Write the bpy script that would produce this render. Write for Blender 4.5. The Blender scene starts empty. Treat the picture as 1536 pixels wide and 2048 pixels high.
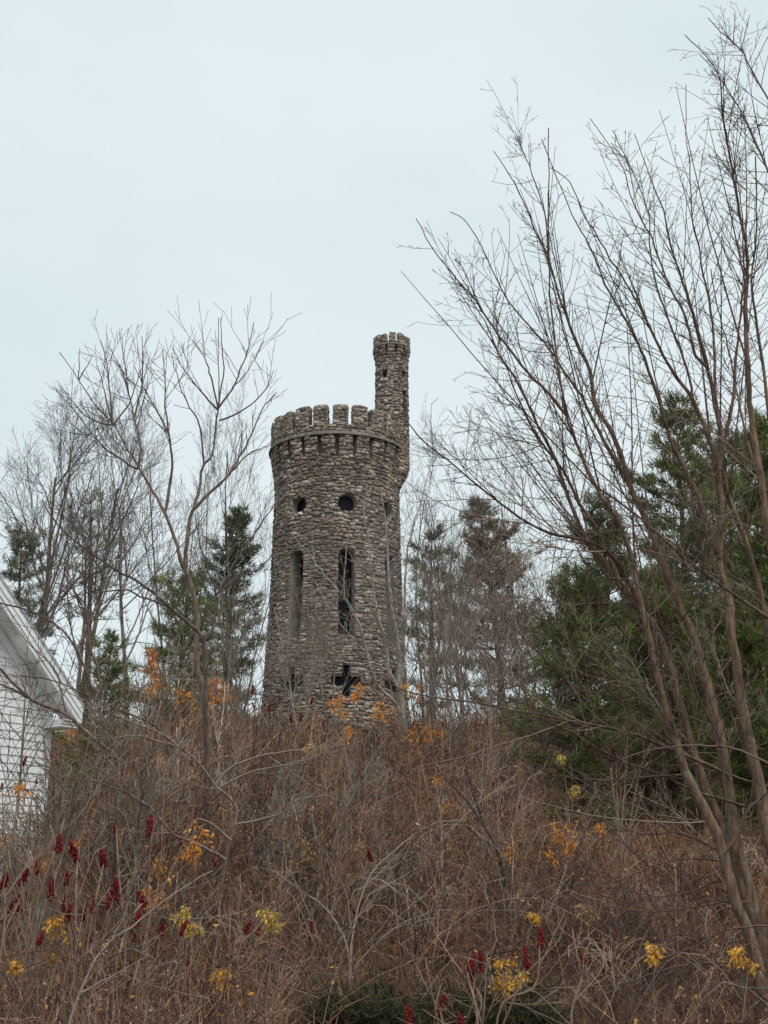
import bpy, math, random
import numpy as np
from math import sin, cos, tan, pi, radians, sqrt, atan2

S = bpy.context.scene
COL = S.collection

# ------------------------------------------------------------------ camera, sky, sun, exposure
PITCH = radians(16.5)
FPX = 2600.0                      # focal length in pixels of the 1536 x 2048 photograph
CAM = (0.0, 0.0, 1.6)
cam = bpy.data.cameras.new('camera')
cam.sensor_fit = 'VERTICAL'
cam.sensor_height = 36.0
cam.lens = 36.0 * FPX / 2048.0
cam.clip_start = 0.1
cam.clip_end = 4000
camo = bpy.data.objects.new('camera', cam)
camo.location = CAM
camo.rotation_euler = (radians(90) + PITCH, 0, 0)
COL.objects.link(camo)
S.camera = camo

SUN_EL, SUN_AZ = radians(50), radians(146)
w = bpy.data.worlds.new('World')
S.world = w
w.use_nodes = True
nt = w.node_tree
for n in list(nt.nodes):
    nt.nodes.remove(n)
def wn(t, **k):
    n = nt.nodes.new(t)
    for a, b in k.items():
        setattr(n, a, b)
    return n
sky = wn('ShaderNodeTexSky', sky_type='NISHITA')
sky.sun_disc = False
sky.sun_elevation = SUN_EL
sky.sun_rotation = SUN_AZ
sky.air_density = 1.0
sky.dust_density = 3.0
tc = wn('ShaderNodeTexCoord')
mp = wn('ShaderNodeMapping')
mp.inputs['Scale'].default_value = (1.0, 1.0, 2.2)
nz = wn('ShaderNodeTexNoise')
nz.inputs['Scale'].default_value = 2.3
nz.inputs['Detail'].default_value = 4.0
nz.inputs['Roughness'].default_value = 0.5
rp = wn('ShaderNodeValToRGB')
rp.color_ramp.elements[0].position = 0.36
rp.color_ramp.elements[0].color = (0.690, 0.812, 0.850, 1)
rp.color_ramp.elements[1].position = 0.66
rp.color_ramp.elements[1].color = (0.800, 0.885, 0.910, 1)
sc_ = wn('ShaderNodeMix', data_type='RGBA', blend_type='MULTIPLY')
sc_.inputs['Factor'].default_value = 1.0
sc_.inputs[7].default_value = (10.2, 10.2, 10.2, 1)
mx = wn('ShaderNodeMix', data_type='RGBA')
mx.inputs['Factor'].default_value = 0.95
bg = wn('ShaderNodeBackground')
bg.inputs['Strength'].default_value = 0.1
wo = wn('ShaderNodeOutputWorld')
nt.links.new(tc.outputs['Generated'], mp.inputs['Vector'])
nt.links.new(mp.outputs['Vector'], nz.inputs['Vector'])
nt.links.new(nz.outputs['Fac'], rp.inputs['Fac'])
nt.links.new(rp.outputs['Color'], sc_.inputs[6])
nt.links.new(sky.outputs['Color'], mx.inputs[6])
nt.links.new(sc_.outputs[2], mx.inputs[7])
# overcast skies brighten towards the zenith, above the part the photograph shows
sx = wn('ShaderNodeSeparateXYZ')
zr = wn('ShaderNodeMapRange', interpolation_type='SMOOTHSTEP')
zr.inputs[1].default_value = 0.60
zr.inputs[2].default_value = 0.98
zr.inputs[3].default_value = 1.0
zr.inputs[4].default_value = 2.3
zm = wn('ShaderNodeVectorMath', operation='SCALE')
nt.links.new(tc.outputs['Generated'], sx.inputs[0])
nt.links.new(sx.outputs['Z'], zr.inputs[0])
nt.links.new(mx.outputs[2], zm.inputs[0])
nt.links.new(zr.outputs[0], zm.inputs['Scale'])
nt.links.new(zm.outputs[0], bg.inputs['Color'])
nt.links.new(bg.outputs['Background'], wo.inputs['Surface'])

sl = bpy.data.lights.new('sun', 'SUN')
sl.energy = 1.5
sl.angle = radians(30)
sl.color = (1.0, 0.95, 0.88)
so = bpy.data.objects.new('sun', sl)
so.rotation_euler = (radians(90) - SUN_EL, 0, pi - SUN_AZ)
COL.objects.link(so)
S.view_settings.view_transform = 'Standard'
S.view_settings.look = 'None'
S.view_settings.exposure = 0.0
S.view_settings.gamma = 1.0

# ------------------------------------------------------------------ helpers
def at(px, py, d):
    """world point seen at photo pixel (px, py), standing d metres north of the camera"""
    cx, cy = (px - 768.0) / FPX, (1024.0 - py) / FPX
    dy = cos(PITCH) - cy * sin(PITCH)
    dz = sin(PITCH) + cy * cos(PITCH)
    s = d / dy
    return (CAM[0] + cx * s, d, CAM[2] + dz * s)

def mpp(py, d):
    cy = (1024.0 - py) / FPX
    return d / (cos(PITCH) - cy * sin(PITCH)) / FPX

def sst(a, b, x):
    t = max(0.0, min(1.0, (x - a) / (b - a)))
    return t * t * (3 - 2 * t)

def gz(x, y):
    if y < 9: b = 0.0
    elif y < 14: b = 0.35 * sst(8, 15, y)
    elif y < 52: b = 0.29 + (y - 14) * 0.19
    else:
        t = min(y - 52, 30)
        b = 7.51 + t * 0.19 - t * t * 0.0032
        if y > 82: b -= 0.02 * min(y - 82, 200)
    b += sst(13, 20, y) * (0.14 * sin(x * 0.9 + y * 0.5) + 0.1 * sin(y * 1.1 - x * 0.4)) 
    dip = sst(-4.2, -8.0, x + max(0, y - 26) * 0.16) * (1 - sst(40, 60, y))
    return b * (1 - 0.72 * dip)

def depth_for(px, py, hh, lo=11.5, hi=62.0):
    d = lo
    while d < hi:
        p = at(px, py, d)
        if p[2] - gz(p[0], d) <= hh:
            return d
        d += 0.25
    return hi

class Acc:
    """collects geometry and links it as one mesh object"""
    def __init__(s):
        s.V, s.T, s.F, s.M, s.n = [], [], {}, {}, 0
    def add(s, v, f, tint, mat=0):
        v = np.asarray(v, np.float32).reshape(-1, 3)
        f = np.asarray(f, np.int64)
        t = np.asarray(tint, np.float32)
        if t.ndim == 1:
            t = np.repeat(t[None, :3], len(v), 0)
        s.V.append(v); s.T.append(t[:, :3])
        s.F.setdefault((f.shape[1], mat), []).append(f + s.n)
        s.n += len(v)
    def build(s, name, mats, parent=None, smooth=True):
        me = bpy.data.meshes.new(name)
        if s.n:
            V = np.concatenate(s.V); T = np.concatenate(s.T)
            me.vertices.add(len(V)); me.vertices.foreach_set('co', V.ravel())
            L, ST, MI, o = [], [], [], 0
            for (k, m), fs in s.F.items():
                f = np.concatenate(fs)
                L.append(f.ravel()); ST.append(o + np.arange(len(f)) * k); MI.append(np.full(len(f), m))
                o += f.size
            L = np.concatenate(L).astype(np.int32); ST = np.concatenate(ST).astype(np.int32); MI = np.concatenate(MI).astype(np.int32)
            me.loops.add(len(L)); me.loops.foreach_set('vertex_index', L)
            me.polygons.add(len(ST)); me.polygons.foreach_set('loop_start', ST)
            me.polygons.foreach_set('material_index', MI)
            me.polygons.foreach_set('use_smooth', np.full(len(ST), smooth))
            a = me.attributes.new('tint', 'FLOAT_COLOR', 'POINT')
            a.data.foreach_set('color', np.concatenate([T, np.ones((len(T), 1), np.float32)], 1).ravel().astype(np.float32))
            me.update(calc_edges=True)
            me.validate()
        for m in (mats if isinstance(mats, (list, tuple)) else [mats]):
            me.materials.append(m)
        ob = bpy.data.objects.new(name, me)
        COL.objects.link(ob)
        if parent: ob.parent = parent
        return ob
    # ---- shapes
    def tubes(s, P, R, sides, tint, mat=0):
        P = np.asarray(P, float); R = np.asarray(R, float)
        N, K = P.shape[:2]
        t = np.gradient(P, axis=1)
        t /= np.linalg.norm(t, axis=2, keepdims=True) + 1e-9
        m = np.abs(t.mean(1))
        ref = np.zeros((N, 3)); ref[np.arange(N), m.argmin(1)] = 1
        n1 = np.cross(t, ref[:, None, :]); n1 /= np.linalg.norm(n1, axis=2, keepdims=True) + 1e-9
        n2 = np.cross(t, n1)
        a = np.arange(sides) * 2 * pi / sides
        v = P[:, :, None, :] + R[:, :, None, None] * (np.cos(a)[None, None, :, None] * n1[:, :, None, :] + np.sin(a)[None, None, :, None] * n2[:, :, None, :])
        i = np.arange(N)[:, None, None] * K * sides + np.arange(K - 1)[None, :, None] * sides
        j = np.arange(sides)[None, None, :]; jn = (j + 1) % sides
        f = np.stack([i + j, i + jn, i + sides + jn, i + sides + j], -1).reshape(-1, 4)
        tint = np.asarray(tint, float)
        if tint.ndim == 2:
            tint = np.repeat(tint, K * sides, 0)
        elif tint.ndim == 3:
            tint = np.repeat(tint.reshape(N * K, 3), sides, 0)
        s.add(v.reshape(-1, 3), f, tint, mat)
    def lines(s, L, sides_fn, tint_fn):
        """L = list of (points, radii); groups by number of points"""
        g = {}
        for p, r in L:
            k = len(p); sd = sides_fn(r[0])
            g.setdefault((k, sd), []).append((p, r))
        for (k, sd), q in g.items():
            P = np.array([a for a, b in q]); R = np.array([b for a, b in q])
            s.tubes(P, R, sd, tint_fn(P, R))
    def box(s, o, u, v, w_, tint, mat=0):
        o, u, v, w_ = map(np.array, (o, u, v, w_))
        P = [o, o + u, o + u + v, o + v, o + w_, o + u + w_, o + u + v + w_, o + v + w_]
        s.add(P, [(0, 3, 2, 1), (4, 5, 6, 7), (0, 1, 5, 4), (1, 2, 6, 5), (2, 3, 7, 6), (3, 0, 4, 7)], tint, mat)
    def quad(s, a, b, c, d, tint, mat=0):
        s.add([a, b, c, d], [(0, 1, 2, 3)], tint, mat)

def empty(name, loc, label, cat, group=None):
    o = bpy.data.objects.new(name, None)
    o.empty_display_size = 0.3
    o.location = loc
    o['label'] = label; o['category'] = cat
    if group: o['group'] = group
    COL.objects.link(o)
    return o

def shift(acc, loc):
    for v in acc.V: v -= np.array(loc, np.float32)

def make_mat(name, nscale=6.0, lo=0.7, hi=1.3, rough=0.85, bump=0.0, bscale=30.0, stretch=(1, 1, 1), trans=0.0, base=None, spec=0.25, patch=None, lichen=None):
    m = bpy.data.materials.new(name); m.use_nodes = True
    t = m.node_tree; b = t.nodes['Principled BSDF']
    b.inputs['Roughness'].default_value = rough
    b.inputs['Specular IOR Level'].default_value = spec
    if base is None:
        c = t.nodes.new('ShaderNodeAttribute'); c.attribute_name = 'tint'; src = c.outputs['Color']
    else:
        c = t.nodes.new('ShaderNodeRGB'); c.outputs[0].default_value = (*base, 1); src = c.outputs[0]
    tc = t.nodes.new('ShaderNodeTexCoord'); mp = t.nodes.new('ShaderNodeMapping'); mp.inputs['Scale'].default_value = stretch
    t.links.new(tc.outputs['Object'], mp.inputs['Vector'])
    nz = t.nodes.new('ShaderNodeTexNoise'); nz.inputs['Scale'].default_value = nscale; nz.inputs['Detail'].default_value = 5
    t.links.new(mp.outputs['Vector'], nz.inputs['Vector'])
    r = t.nodes.new('ShaderNodeMapRange'); r.inputs[1].default_value = 0.3; r.inputs[2].default_value = 0.7
    r.inputs[3].default_value = lo; r.inputs[4].default_value = hi
    t.links.new(nz.outputs['Fac'], r.inputs[0])
    mu = t.nodes.new('ShaderNodeVectorMath'); mu.operation = 'SCALE'
    t.links.new(src, mu.inputs[0]); t.links.new(r.outputs[0], mu.inputs['Scale'])
    if patch:                      # broad weathering: damp and dry areas
        ps, pl, ph, pst = patch
        m2 = t.nodes.new('ShaderNodeMapping'); m2.inputs['Scale'].default_value = pst
        t.links.new(tc.outputs['Object'], m2.inputs['Vector'])
        n3 = t.nodes.new('ShaderNodeTexNoise'); n3.inputs['Scale'].default_value = ps; n3.inputs['Detail'].default_value = 3
        t.links.new(m2.outputs['Vector'], n3.inputs['Vector'])
        r3 = t.nodes.new('ShaderNodeMapRange'); r3.inputs[1].default_value = 0.35; r3.inputs[2].default_value = 0.65
        r3.inputs[3].default_value = pl; r3.inputs[4].default_value = ph
        t.links.new(n3.outputs['Fac'], r3.inputs[0])
        mu2 = t.nodes.new('ShaderNodeVectorMath'); mu2.operation = 'SCALE'
        t.links.new(mu.outputs[0], mu2.inputs[0]); t.links.new(r3.outputs[0], mu2.inputs['Scale']); mu = mu2
    if lichen:                     # pale crusts with edges of their own
        lsc, lth, lcol = lichen
        n4 = t.nodes.new('ShaderNodeTexNoise'); n4.inputs['Scale'].default_value = lsc; n4.inputs['Detail'].default_value = 6; n4.inputs['Roughness'].default_value = 0.7
        t.links.new(tc.outputs['Object'], n4.inputs['Vector'])
        r4 = t.nodes.new('ShaderNodeMapRange'); r4.inputs[1].default_value = lth; r4.inputs[2].default_value = lth + 0.06
        r4.inputs[4].default_value = 0.7
        t.links.new(n4.outputs['Fac'], r4.inputs[0])
        mm = t.nodes.new('ShaderNodeMix'); mm.data_type = 'RGBA'; mm.inputs[7].default_value = (*lcol, 1)
        t.links.new(r4.outputs[0], mm.inputs['Factor']); t.links.new(mu.outputs[0], mm.inputs[6])
        mu3 = t.nodes.new('ShaderNodeVectorMath'); mu3.operation = 'SCALE'; mu3.inputs['Scale'].default_value = 1.0
        t.links.new(mm.outputs[2], mu3.inputs[0]); mu = mu3
    t.links.new(mu.outputs[0], b.inputs['Base Color'])
    if bump > 0:
        n2 = t.nodes.new('ShaderNodeTexNoise'); n2.inputs['Scale'].default_value = bscale; n2.inputs['Detail'].default_value = 4
        t.links.new(mp.outputs['Vector'], n2.inputs['Vector'])
        bp = t.nodes.new('ShaderNodeBump'); bp.inputs['Strength'].default_value = bump; bp.inputs['Distance'].default_value = 0.02
        t.links.new(n2.outputs['Fac'], bp.inputs['Height']); t.links.new(bp.outputs['Normal'], b.inputs['Normal'])
    if trans > 0:
        tr = t.nodes.new('ShaderNodeBsdfTranslucent'); t.links.new(mu.outputs[0], tr.inputs['Color'])
        ms = t.nodes.new('ShaderNodeMixShader'); ms.inputs[0].default_value = trans
        t.links.new(b.outputs[0], ms.inputs[1]); t.links.new(tr.outputs[0], ms.inputs[2])
        t.links.new(ms.outputs[0], t.nodes['Material Output'].inputs['Surface'])
    return m

M_stone = make_mat('fieldstone', 7.0, 0.72, 1.25, 0.9, 0.5, 22, patch=(0.55, 0.70, 1.12, (1.6, 1.6, 0.45)), lichen=(5.0, 0.66, (0.36, 0.36, 0.31)))
M_mortar = make_mat('mortar', 9.0, 0.6, 1.3, 0.95, 0.6, 30)
M_smooth = make_mat('cement_reveal', 4.0, 0.75, 1.2, 0.9, 0.2, 20)
M_dark = make_mat('glass_and_dark_inside', 3.0, 0.8, 1.2, 0.25, base=(0.006, 0.007, 0.011), spec=0.12)  # black tone stands in for the unlit tower inside as well as glazing
M_bark = make_mat('bark', 26.0, 0.5, 1.5, 0.95, 1.0, 60, (1, 1, 0.22), patch=(2.2, 0.7, 1.2, (1, 1, 0.5)), lichen=(7.0, 0.60, (0.27, 0.26, 0.22)))
M_twig = make_mat('twig', 3.0, 0.8, 1.2, 0.8)
M_brush = make_mat('brush_stems', 1.3, 0.72, 1.28, 0.85)
M_leaf = make_mat('autumn_leaf', 5.0, 0.8, 1.2, 0.6, trans=0.35)
M_needle = make_mat('needles', 1.2, 0.6, 1.45, 0.6, trans=0.2)
M_fruit = make_mat('sumac_fruit', 40.0, 0.6, 1.4, 0.95)
M_paint = make_mat('white_paint', 2.0, 0.93, 1.05, 0.5, patch=(1.4, 0.84, 1.03, (1, 1, 0.3)))
M_soffit = make_mat('stained_soffit', 2.6, 0.5, 1.12, 0.7, stretch=(1, 1, 0.45))
M_shingle = make_mat('shingle', 8.0, 0.7, 1.3, 0.9, 0.4, 20)
M_grass = make_mat('dry_grass', 1.0, 0.7, 1.35, 0.8, trans=0.2)

def ground_mat():
    m = make_mat('leaf_litter', 0.9, 0.6, 1.35, 0.95, 0.8, 9.0, base=(0.085, 0.048, 0.03))
    t = m.node_tree; b = t.nodes['Principled BSDF']
    old = b.inputs['Base Color'].links[0].from_socket
    tc = t.nodes.new('ShaderNodeTexCoord')
    vo = t.nodes.new('ShaderNodeTexVoronoi'); vo.inputs['Scale'].default_value = 14.0
    t.links.new(tc.outputs['Object'], vo.inputs['Vector'])
    rp = t.nodes.new('ShaderNodeValToRGB')
    e = rp.color_ramp.elements
    e[0].position = 0.0; e[0].color = (0.055, 0.04, 0.03, 1)
    e[1].position = 1.0; e[1].color = (0.23, 0.13, 0.065, 1)
    e2 = e.new(0.5); e2.color = (0.12, 0.078, 0.05, 1)
    t.links.new(vo.outputs['Color'], rp.inputs['Fac'])
    mx = t.nodes.new('ShaderNodeMix'); mx.data_type = 'RGBA'; mx.inputs['Factor'].default_value = 0.55
    t.links.new(old, mx.inputs[6]); t.links.new(rp.outputs['Color'], mx.inputs[7])
    t.links.new(mx.outputs[2], b.inputs['Base Color'])
    return m
M_ground = ground_mat()

def catmull(pts, n):
    """resample a polyline of points smoothly at n points"""
    P = np.array(pts, float)
    if len(P) == 2:
        t = np.linspace(0, 1, n)[:, None]
        return P[0] * (1 - t) + P[1] * t
    Q = np.vstack([2 * P[0] - P[1], P, 2 * P[-1] - P[-2]])
    out = []
    for u in np.linspace(0, len(P) - 1, n):
        i = min(int(u), len(P) - 2); t = u - i
        a, b, c, d = Q[i], Q[i + 1], Q[i + 2], Q[i + 3]
        out.append(0.5 * (2 * b + (c - a) * t + (2 * a - 5 * b + 4 * c - d) * t * t + (3 * b - a - 3 * c + d) * t ** 3))
    return np.array(out)

def unit(v):
    l = sqrt(v[0] * v[0] + v[1] * v[1] + v[2] * v[2]) + 1e-9
    return (v[0] / l, v[1] / l, v[2] / l)

def tilt(d, ang, roll):
    """turn unit vector d by ang towards a random side given by roll"""
    if abs(d[2]) < 0.9: r = (0, 0, 1)
    else: r = (1, 0, 0)
    n1 = unit((d[1] * r[2] - d[2] * r[1], d[2] * r[0] - d[0] * r[2], d[0] * r[1] - d[1] * r[0]))
    n2 = (d[1] * n1[2] - d[2] * n1[1], d[2] * n1[0] - d[0] * n1[2], d[0] * n1[1] - d[1] * n1[0])
    c, s_ = cos(ang), sin(ang); a, b = cos(roll) * s_, sin(roll) * s_
    return unit((d[0] * c + n1[0] * a + n2[0] * b, d[1] * c + n1[1] * a + n2[1] * b, d[2] * c + n1[2] * a + n2[2] * b))

def path(rng, p, d, L, r0, r1, k, wob, up):
    pts, rr = [p], [r0]
    st = L / (k - 1)
    for i in range(1, k):
        d = unit((d[0] + rng.gauss(0, wob), d[1] + rng.gauss(0, wob), d[2] + rng.gauss(0, wob) + up))
        p = (p[0] + d[0] * st, p[1] + d[1] * st, p[2] + d[2] * st)
        pts.append(p); rr.append(r0 + (r1 - r0) * i / (k - 1))
    return pts, rr, d

def grow(rng, p, d, L, r, lvl, O, out):
    """recursive branching; O holds one value per level"""
    k = O['k'][lvl]
    last = lvl == len(O['n']) 
    pts, rr, _ = path(rng, p, d, L, r, max(O['tip'], r * O['taper']), k, O['wob'][lvl], O['up'][lvl])
    out.append((pts, rr, lvl))
    if last: return
    n = O['n'][lvl]
    for i in range(n):
        t = O['t0'][lvl] + (1 - O['t0'][lvl]) * (i + rng.random()) / n
        u = t * (k - 1); j = min(int(u), k - 2); f = u - j
        a, b = pts[j], pts[j + 1]
        q = (a[0] + (b[0] - a[0]) * f, a[1] + (b[1] - a[1]) * f, a[2] + (b[2] - a[2]) * f)
        dd = unit((b[0] - a[0], b[1] - a[1], b[2] - a[2]))
        nd = tilt(dd, rng.uniform(*O['ang'][lvl]), rng.random() * 2 * pi)
        grow(rng, q, nd, L * rng.uniform(*O['len'][lvl]) * (1.15 - 0.55 * t), max(O['tip'], rr[j] * O['rr'][lvl]), lvl + 1, O, out)

def sides_of(r):
    return 8 if r > 0.05 else (5 if r > 0.015 else 3)

def bark_tint(rng, base, var=0.15, twig=None, r_mid=0.03):
    def fn(P, R):
        n = len(P)
        b = np.array(base)[None, None, :] * np.ones(R.shape + (1,))
        if twig is not None:
            f = np.clip(R / r_mid, 0, 1)[:, :, None]
            b = np.array(twig)[None, None, :] * (1 - f) + b * f
        k = 1 + np.array([rng.uniform(-var, var) for _ in range(n)])[:, None, None]
        return b * k
    return fn

# leaf kites: folded lance shaped leaves, two faces each
def leaves(acc, rng, C, size, wid, droop, tints, mat=0):
    N = len(C)
    if not N: return
    g = np.random.default_rng(rng.randrange(1 << 30))
    a = g.uniform(0, 2 * pi, N); el = g.normal(droop, 0.5, N)
    d = np.stack([np.cos(a) * np.cos(el), np.sin(a) * np.cos(el), np.sin(el)], 1)
    sd = np.cross(d, g.normal(0, 1, (N, 3))); sd /= np.linalg.norm(sd, axis=1, keepdims=True) + 1e-9
    nn = np.cross(d, sd)
    L = (size * g.uniform(0.6, 1.3, N))[:, None]; W = L * wid
    C = np.asarray(C)
    v = np.stack([C, C + d * L * 0.45 + sd * W * 0.5 + nn * W * 0.25, C + d * L, C + d * L * 0.45 - sd * W * 0.5 + nn * W * 0.25], 1)
    i = np.arange(N)[:, None] * 4
    f = np.concatenate([i + np.array([[0, 1, 2]]), i + np.array([[0, 2, 3]])])
    T = np.array(tints)[g.integers(0, len(tints), N)] * g.uniform(0.75, 1.25, (N, 1))
    acc.add(v.reshape(-1, 3), f, np.repeat(T, 4, 0), mat)

# ------------------------------------------------------------------ ground
def build_ground():
    xs = np.unique(np.concatenate([np.linspace(-900, -40, 14), np.linspace(-40, 40, 161), np.linspace(40, 900, 14)]))
    ys = np.unique(np.concatenate([np.linspace(-300, 0, 8), np.linspace(0, 100, 201), np.linspace(100, 1500, 20)]))
    V = np.array([(x, y, gz(x, y)) for y in ys for x in xs])
    nx = len(xs); i, j = np.meshgrid(np.arange(nx - 1), np.arange(len(ys) - 1))
    k = (j * nx + i).ravel()
    a = Acc(); a.add(V, np.stack([k, k + 1, k + nx + 1, k + nx], 1), (0.1, 0.07, 0.05))
    o = a.build('ground', M_ground); o['kind'] = 'structure'
build_ground()

# ------------------------------------------------------------------ stone tower
TD = 58.0
TX = at(673, 1100, TD)[0]
TZ0 = 6.6
prof_px = [(1640, 156), (1480, 150), (1440, 147), (1380, 143), (1300, 137), (1200, 131), (1100, 127), (1020, 124), (990, 122.5), (960, 125.5), (935, 130), (912, 133)]
PZ = [at(673, y, TD)[2] for y, h in prof_px]; PR = [h * mpp(y, TD) for y, h in prof_px]
Z_BAND = 21.50
PZ.append(Z_BAND); PR.append(PR[-1] + 0.02)
def r_main(z): return np.interp(z, PZ, PR)
R_PAR = 3.10
STONES = np.array([(0.33, 0.265, 0.215), (0.27, 0.215, 0.175), (0.22, 0.178, 0.150), (0.18, 0.145, 0.122), (0.42, 0.36, 0.30), (0.25, 0.21, 0.188), (0.31, 0.235, 0.17), (0.14, 0.112, 0.096), (0.52, 0.47, 0.41), (0.21, 0.165, 0.138), (0.17, 0.138, 0.12), (0.26, 0.22, 0.20)])

def lay(acc, fmap, s0, s1, z0, z1, blocked, g, hh=(0.08, 0.165), ww=(0.13, 0.42), bulge=0.042, mat=0, wrap=False):
    """courses of rough stones over (s, z); fmap(s, z, out) -> xyz arrays; blocked(z) -> [(a, b)]"""
    rows = []
    z = z0
    while z < z1 - 0.03:
        h = g.uniform(*hh)
        if z + h > z1: h = z1 - z
        zc = z + h / 2
        bl = sorted(blocked(zc)) if blocked else []
        seg, a = [], s0
        for p, q in bl:
            if q <= s0 or p >= s1: continue
            if p > a: seg.append((a, p))
            a = max(a, q)
        if a < s1: seg.append((a, s1))
        for p, q in seg:
            if q - p < 0.03: continue
            x = p
            while x < q - 0.01:
                wd = g.uniform(*ww) * (1.0 if h > 0.13 else 1.1)
                if q - (x + wd) < ww[0] * 0.6: wd = q - x
                rows.append((x + wd / 2, zc, wd / 2, h / 2, p, q)); x += wd
        z += h
    A = np.array(rows); N = len(A)
    if N == 0: return
    ang = np.arange(8) * pi / 4 + pi / 8
    c, s_ = np.cos(ang), np.sin(ang)
    sx = np.sign(c) * np.abs(c) ** 0.45; sy = np.sign(s_) * np.abs(s_) ** 0.45
    sh = g.normal(0, 0.15, (N, 8, 2)); cs = g.normal(0, 0.025, (N, 1, 2))
    big = g.uniform(0.84, 1.07, (N, 1)) ; edge = (np.abs(A[:, 0] - A[:, 4]) < A[:, 2] * 1.05) | (np.abs(A[:, 0] - A[:, 5]) < A[:, 2] * 1.05)
    dz = g.normal(0, 0.03, (N, 1)); skew = g.normal(0, 0.10, (N, 1))
    out = g.uniform(0.4, 1.5, (N, 1)) * bulge
    V = []
    for sc, od in ((1.0, -0.03), (0.95, 0.35), (0.62, 1.0)):
        u = A[:, 0:1] + A[:, 2:3] * sc * big * (sx[None] + sh[:, :, 0])
        v = A[:, 1:2] + dz + A[:, 3:4] * sc * big * (sy[None] + sh[:, :, 1]) + skew * A[:, 2:3] * sx[None] * sc
        lo = np.where(edge, A[:, 4] - 0.01, -1e9)[:, None]; hi = np.where(edge, A[:, 5] + 0.01, 1e9)[:, None]
        if not wrap: u = np.clip(u, lo, hi)
        v = np.clip(v, z0 - 0.02, z1 + 0.03)
        o = (out * od if od > 0 else np.full((N, 1), od)) + g.normal(0, 0.006, (N, 8))
        V.append(fmap(u, v, o))
    V = np.stack(V, 1)                                  # N,3,8,3
    j = np.arange(8); jn = (j + 1) % 8
    q = np.concatenate([np.stack([a * 8 + j, a * 8 + jn, (a + 1) * 8 + jn, (a + 1) * 8 + j], 1) for a in (0, 1)])
    base = np.arange(N)[:, None, None] * 24
    T = (STONES[g.integers(0, len(STONES), N)] * 0.78 + np.array((0.26, 0.212, 0.172)) * 0.27) * g.uniform(0.8, 1.2, (N, 1))
    T = np.repeat(T, 24, 0)
    off = acc.n
    acc.add(V.reshape(-1, 3), (base + q[None]).reshape(-1, 4), T, mat)
    cap = np.arange(N)[:, None] * 24 + 16 + np.arange(8)[None]
    acc.F.setdefault((8, mat), []).append(cap + off)

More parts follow.
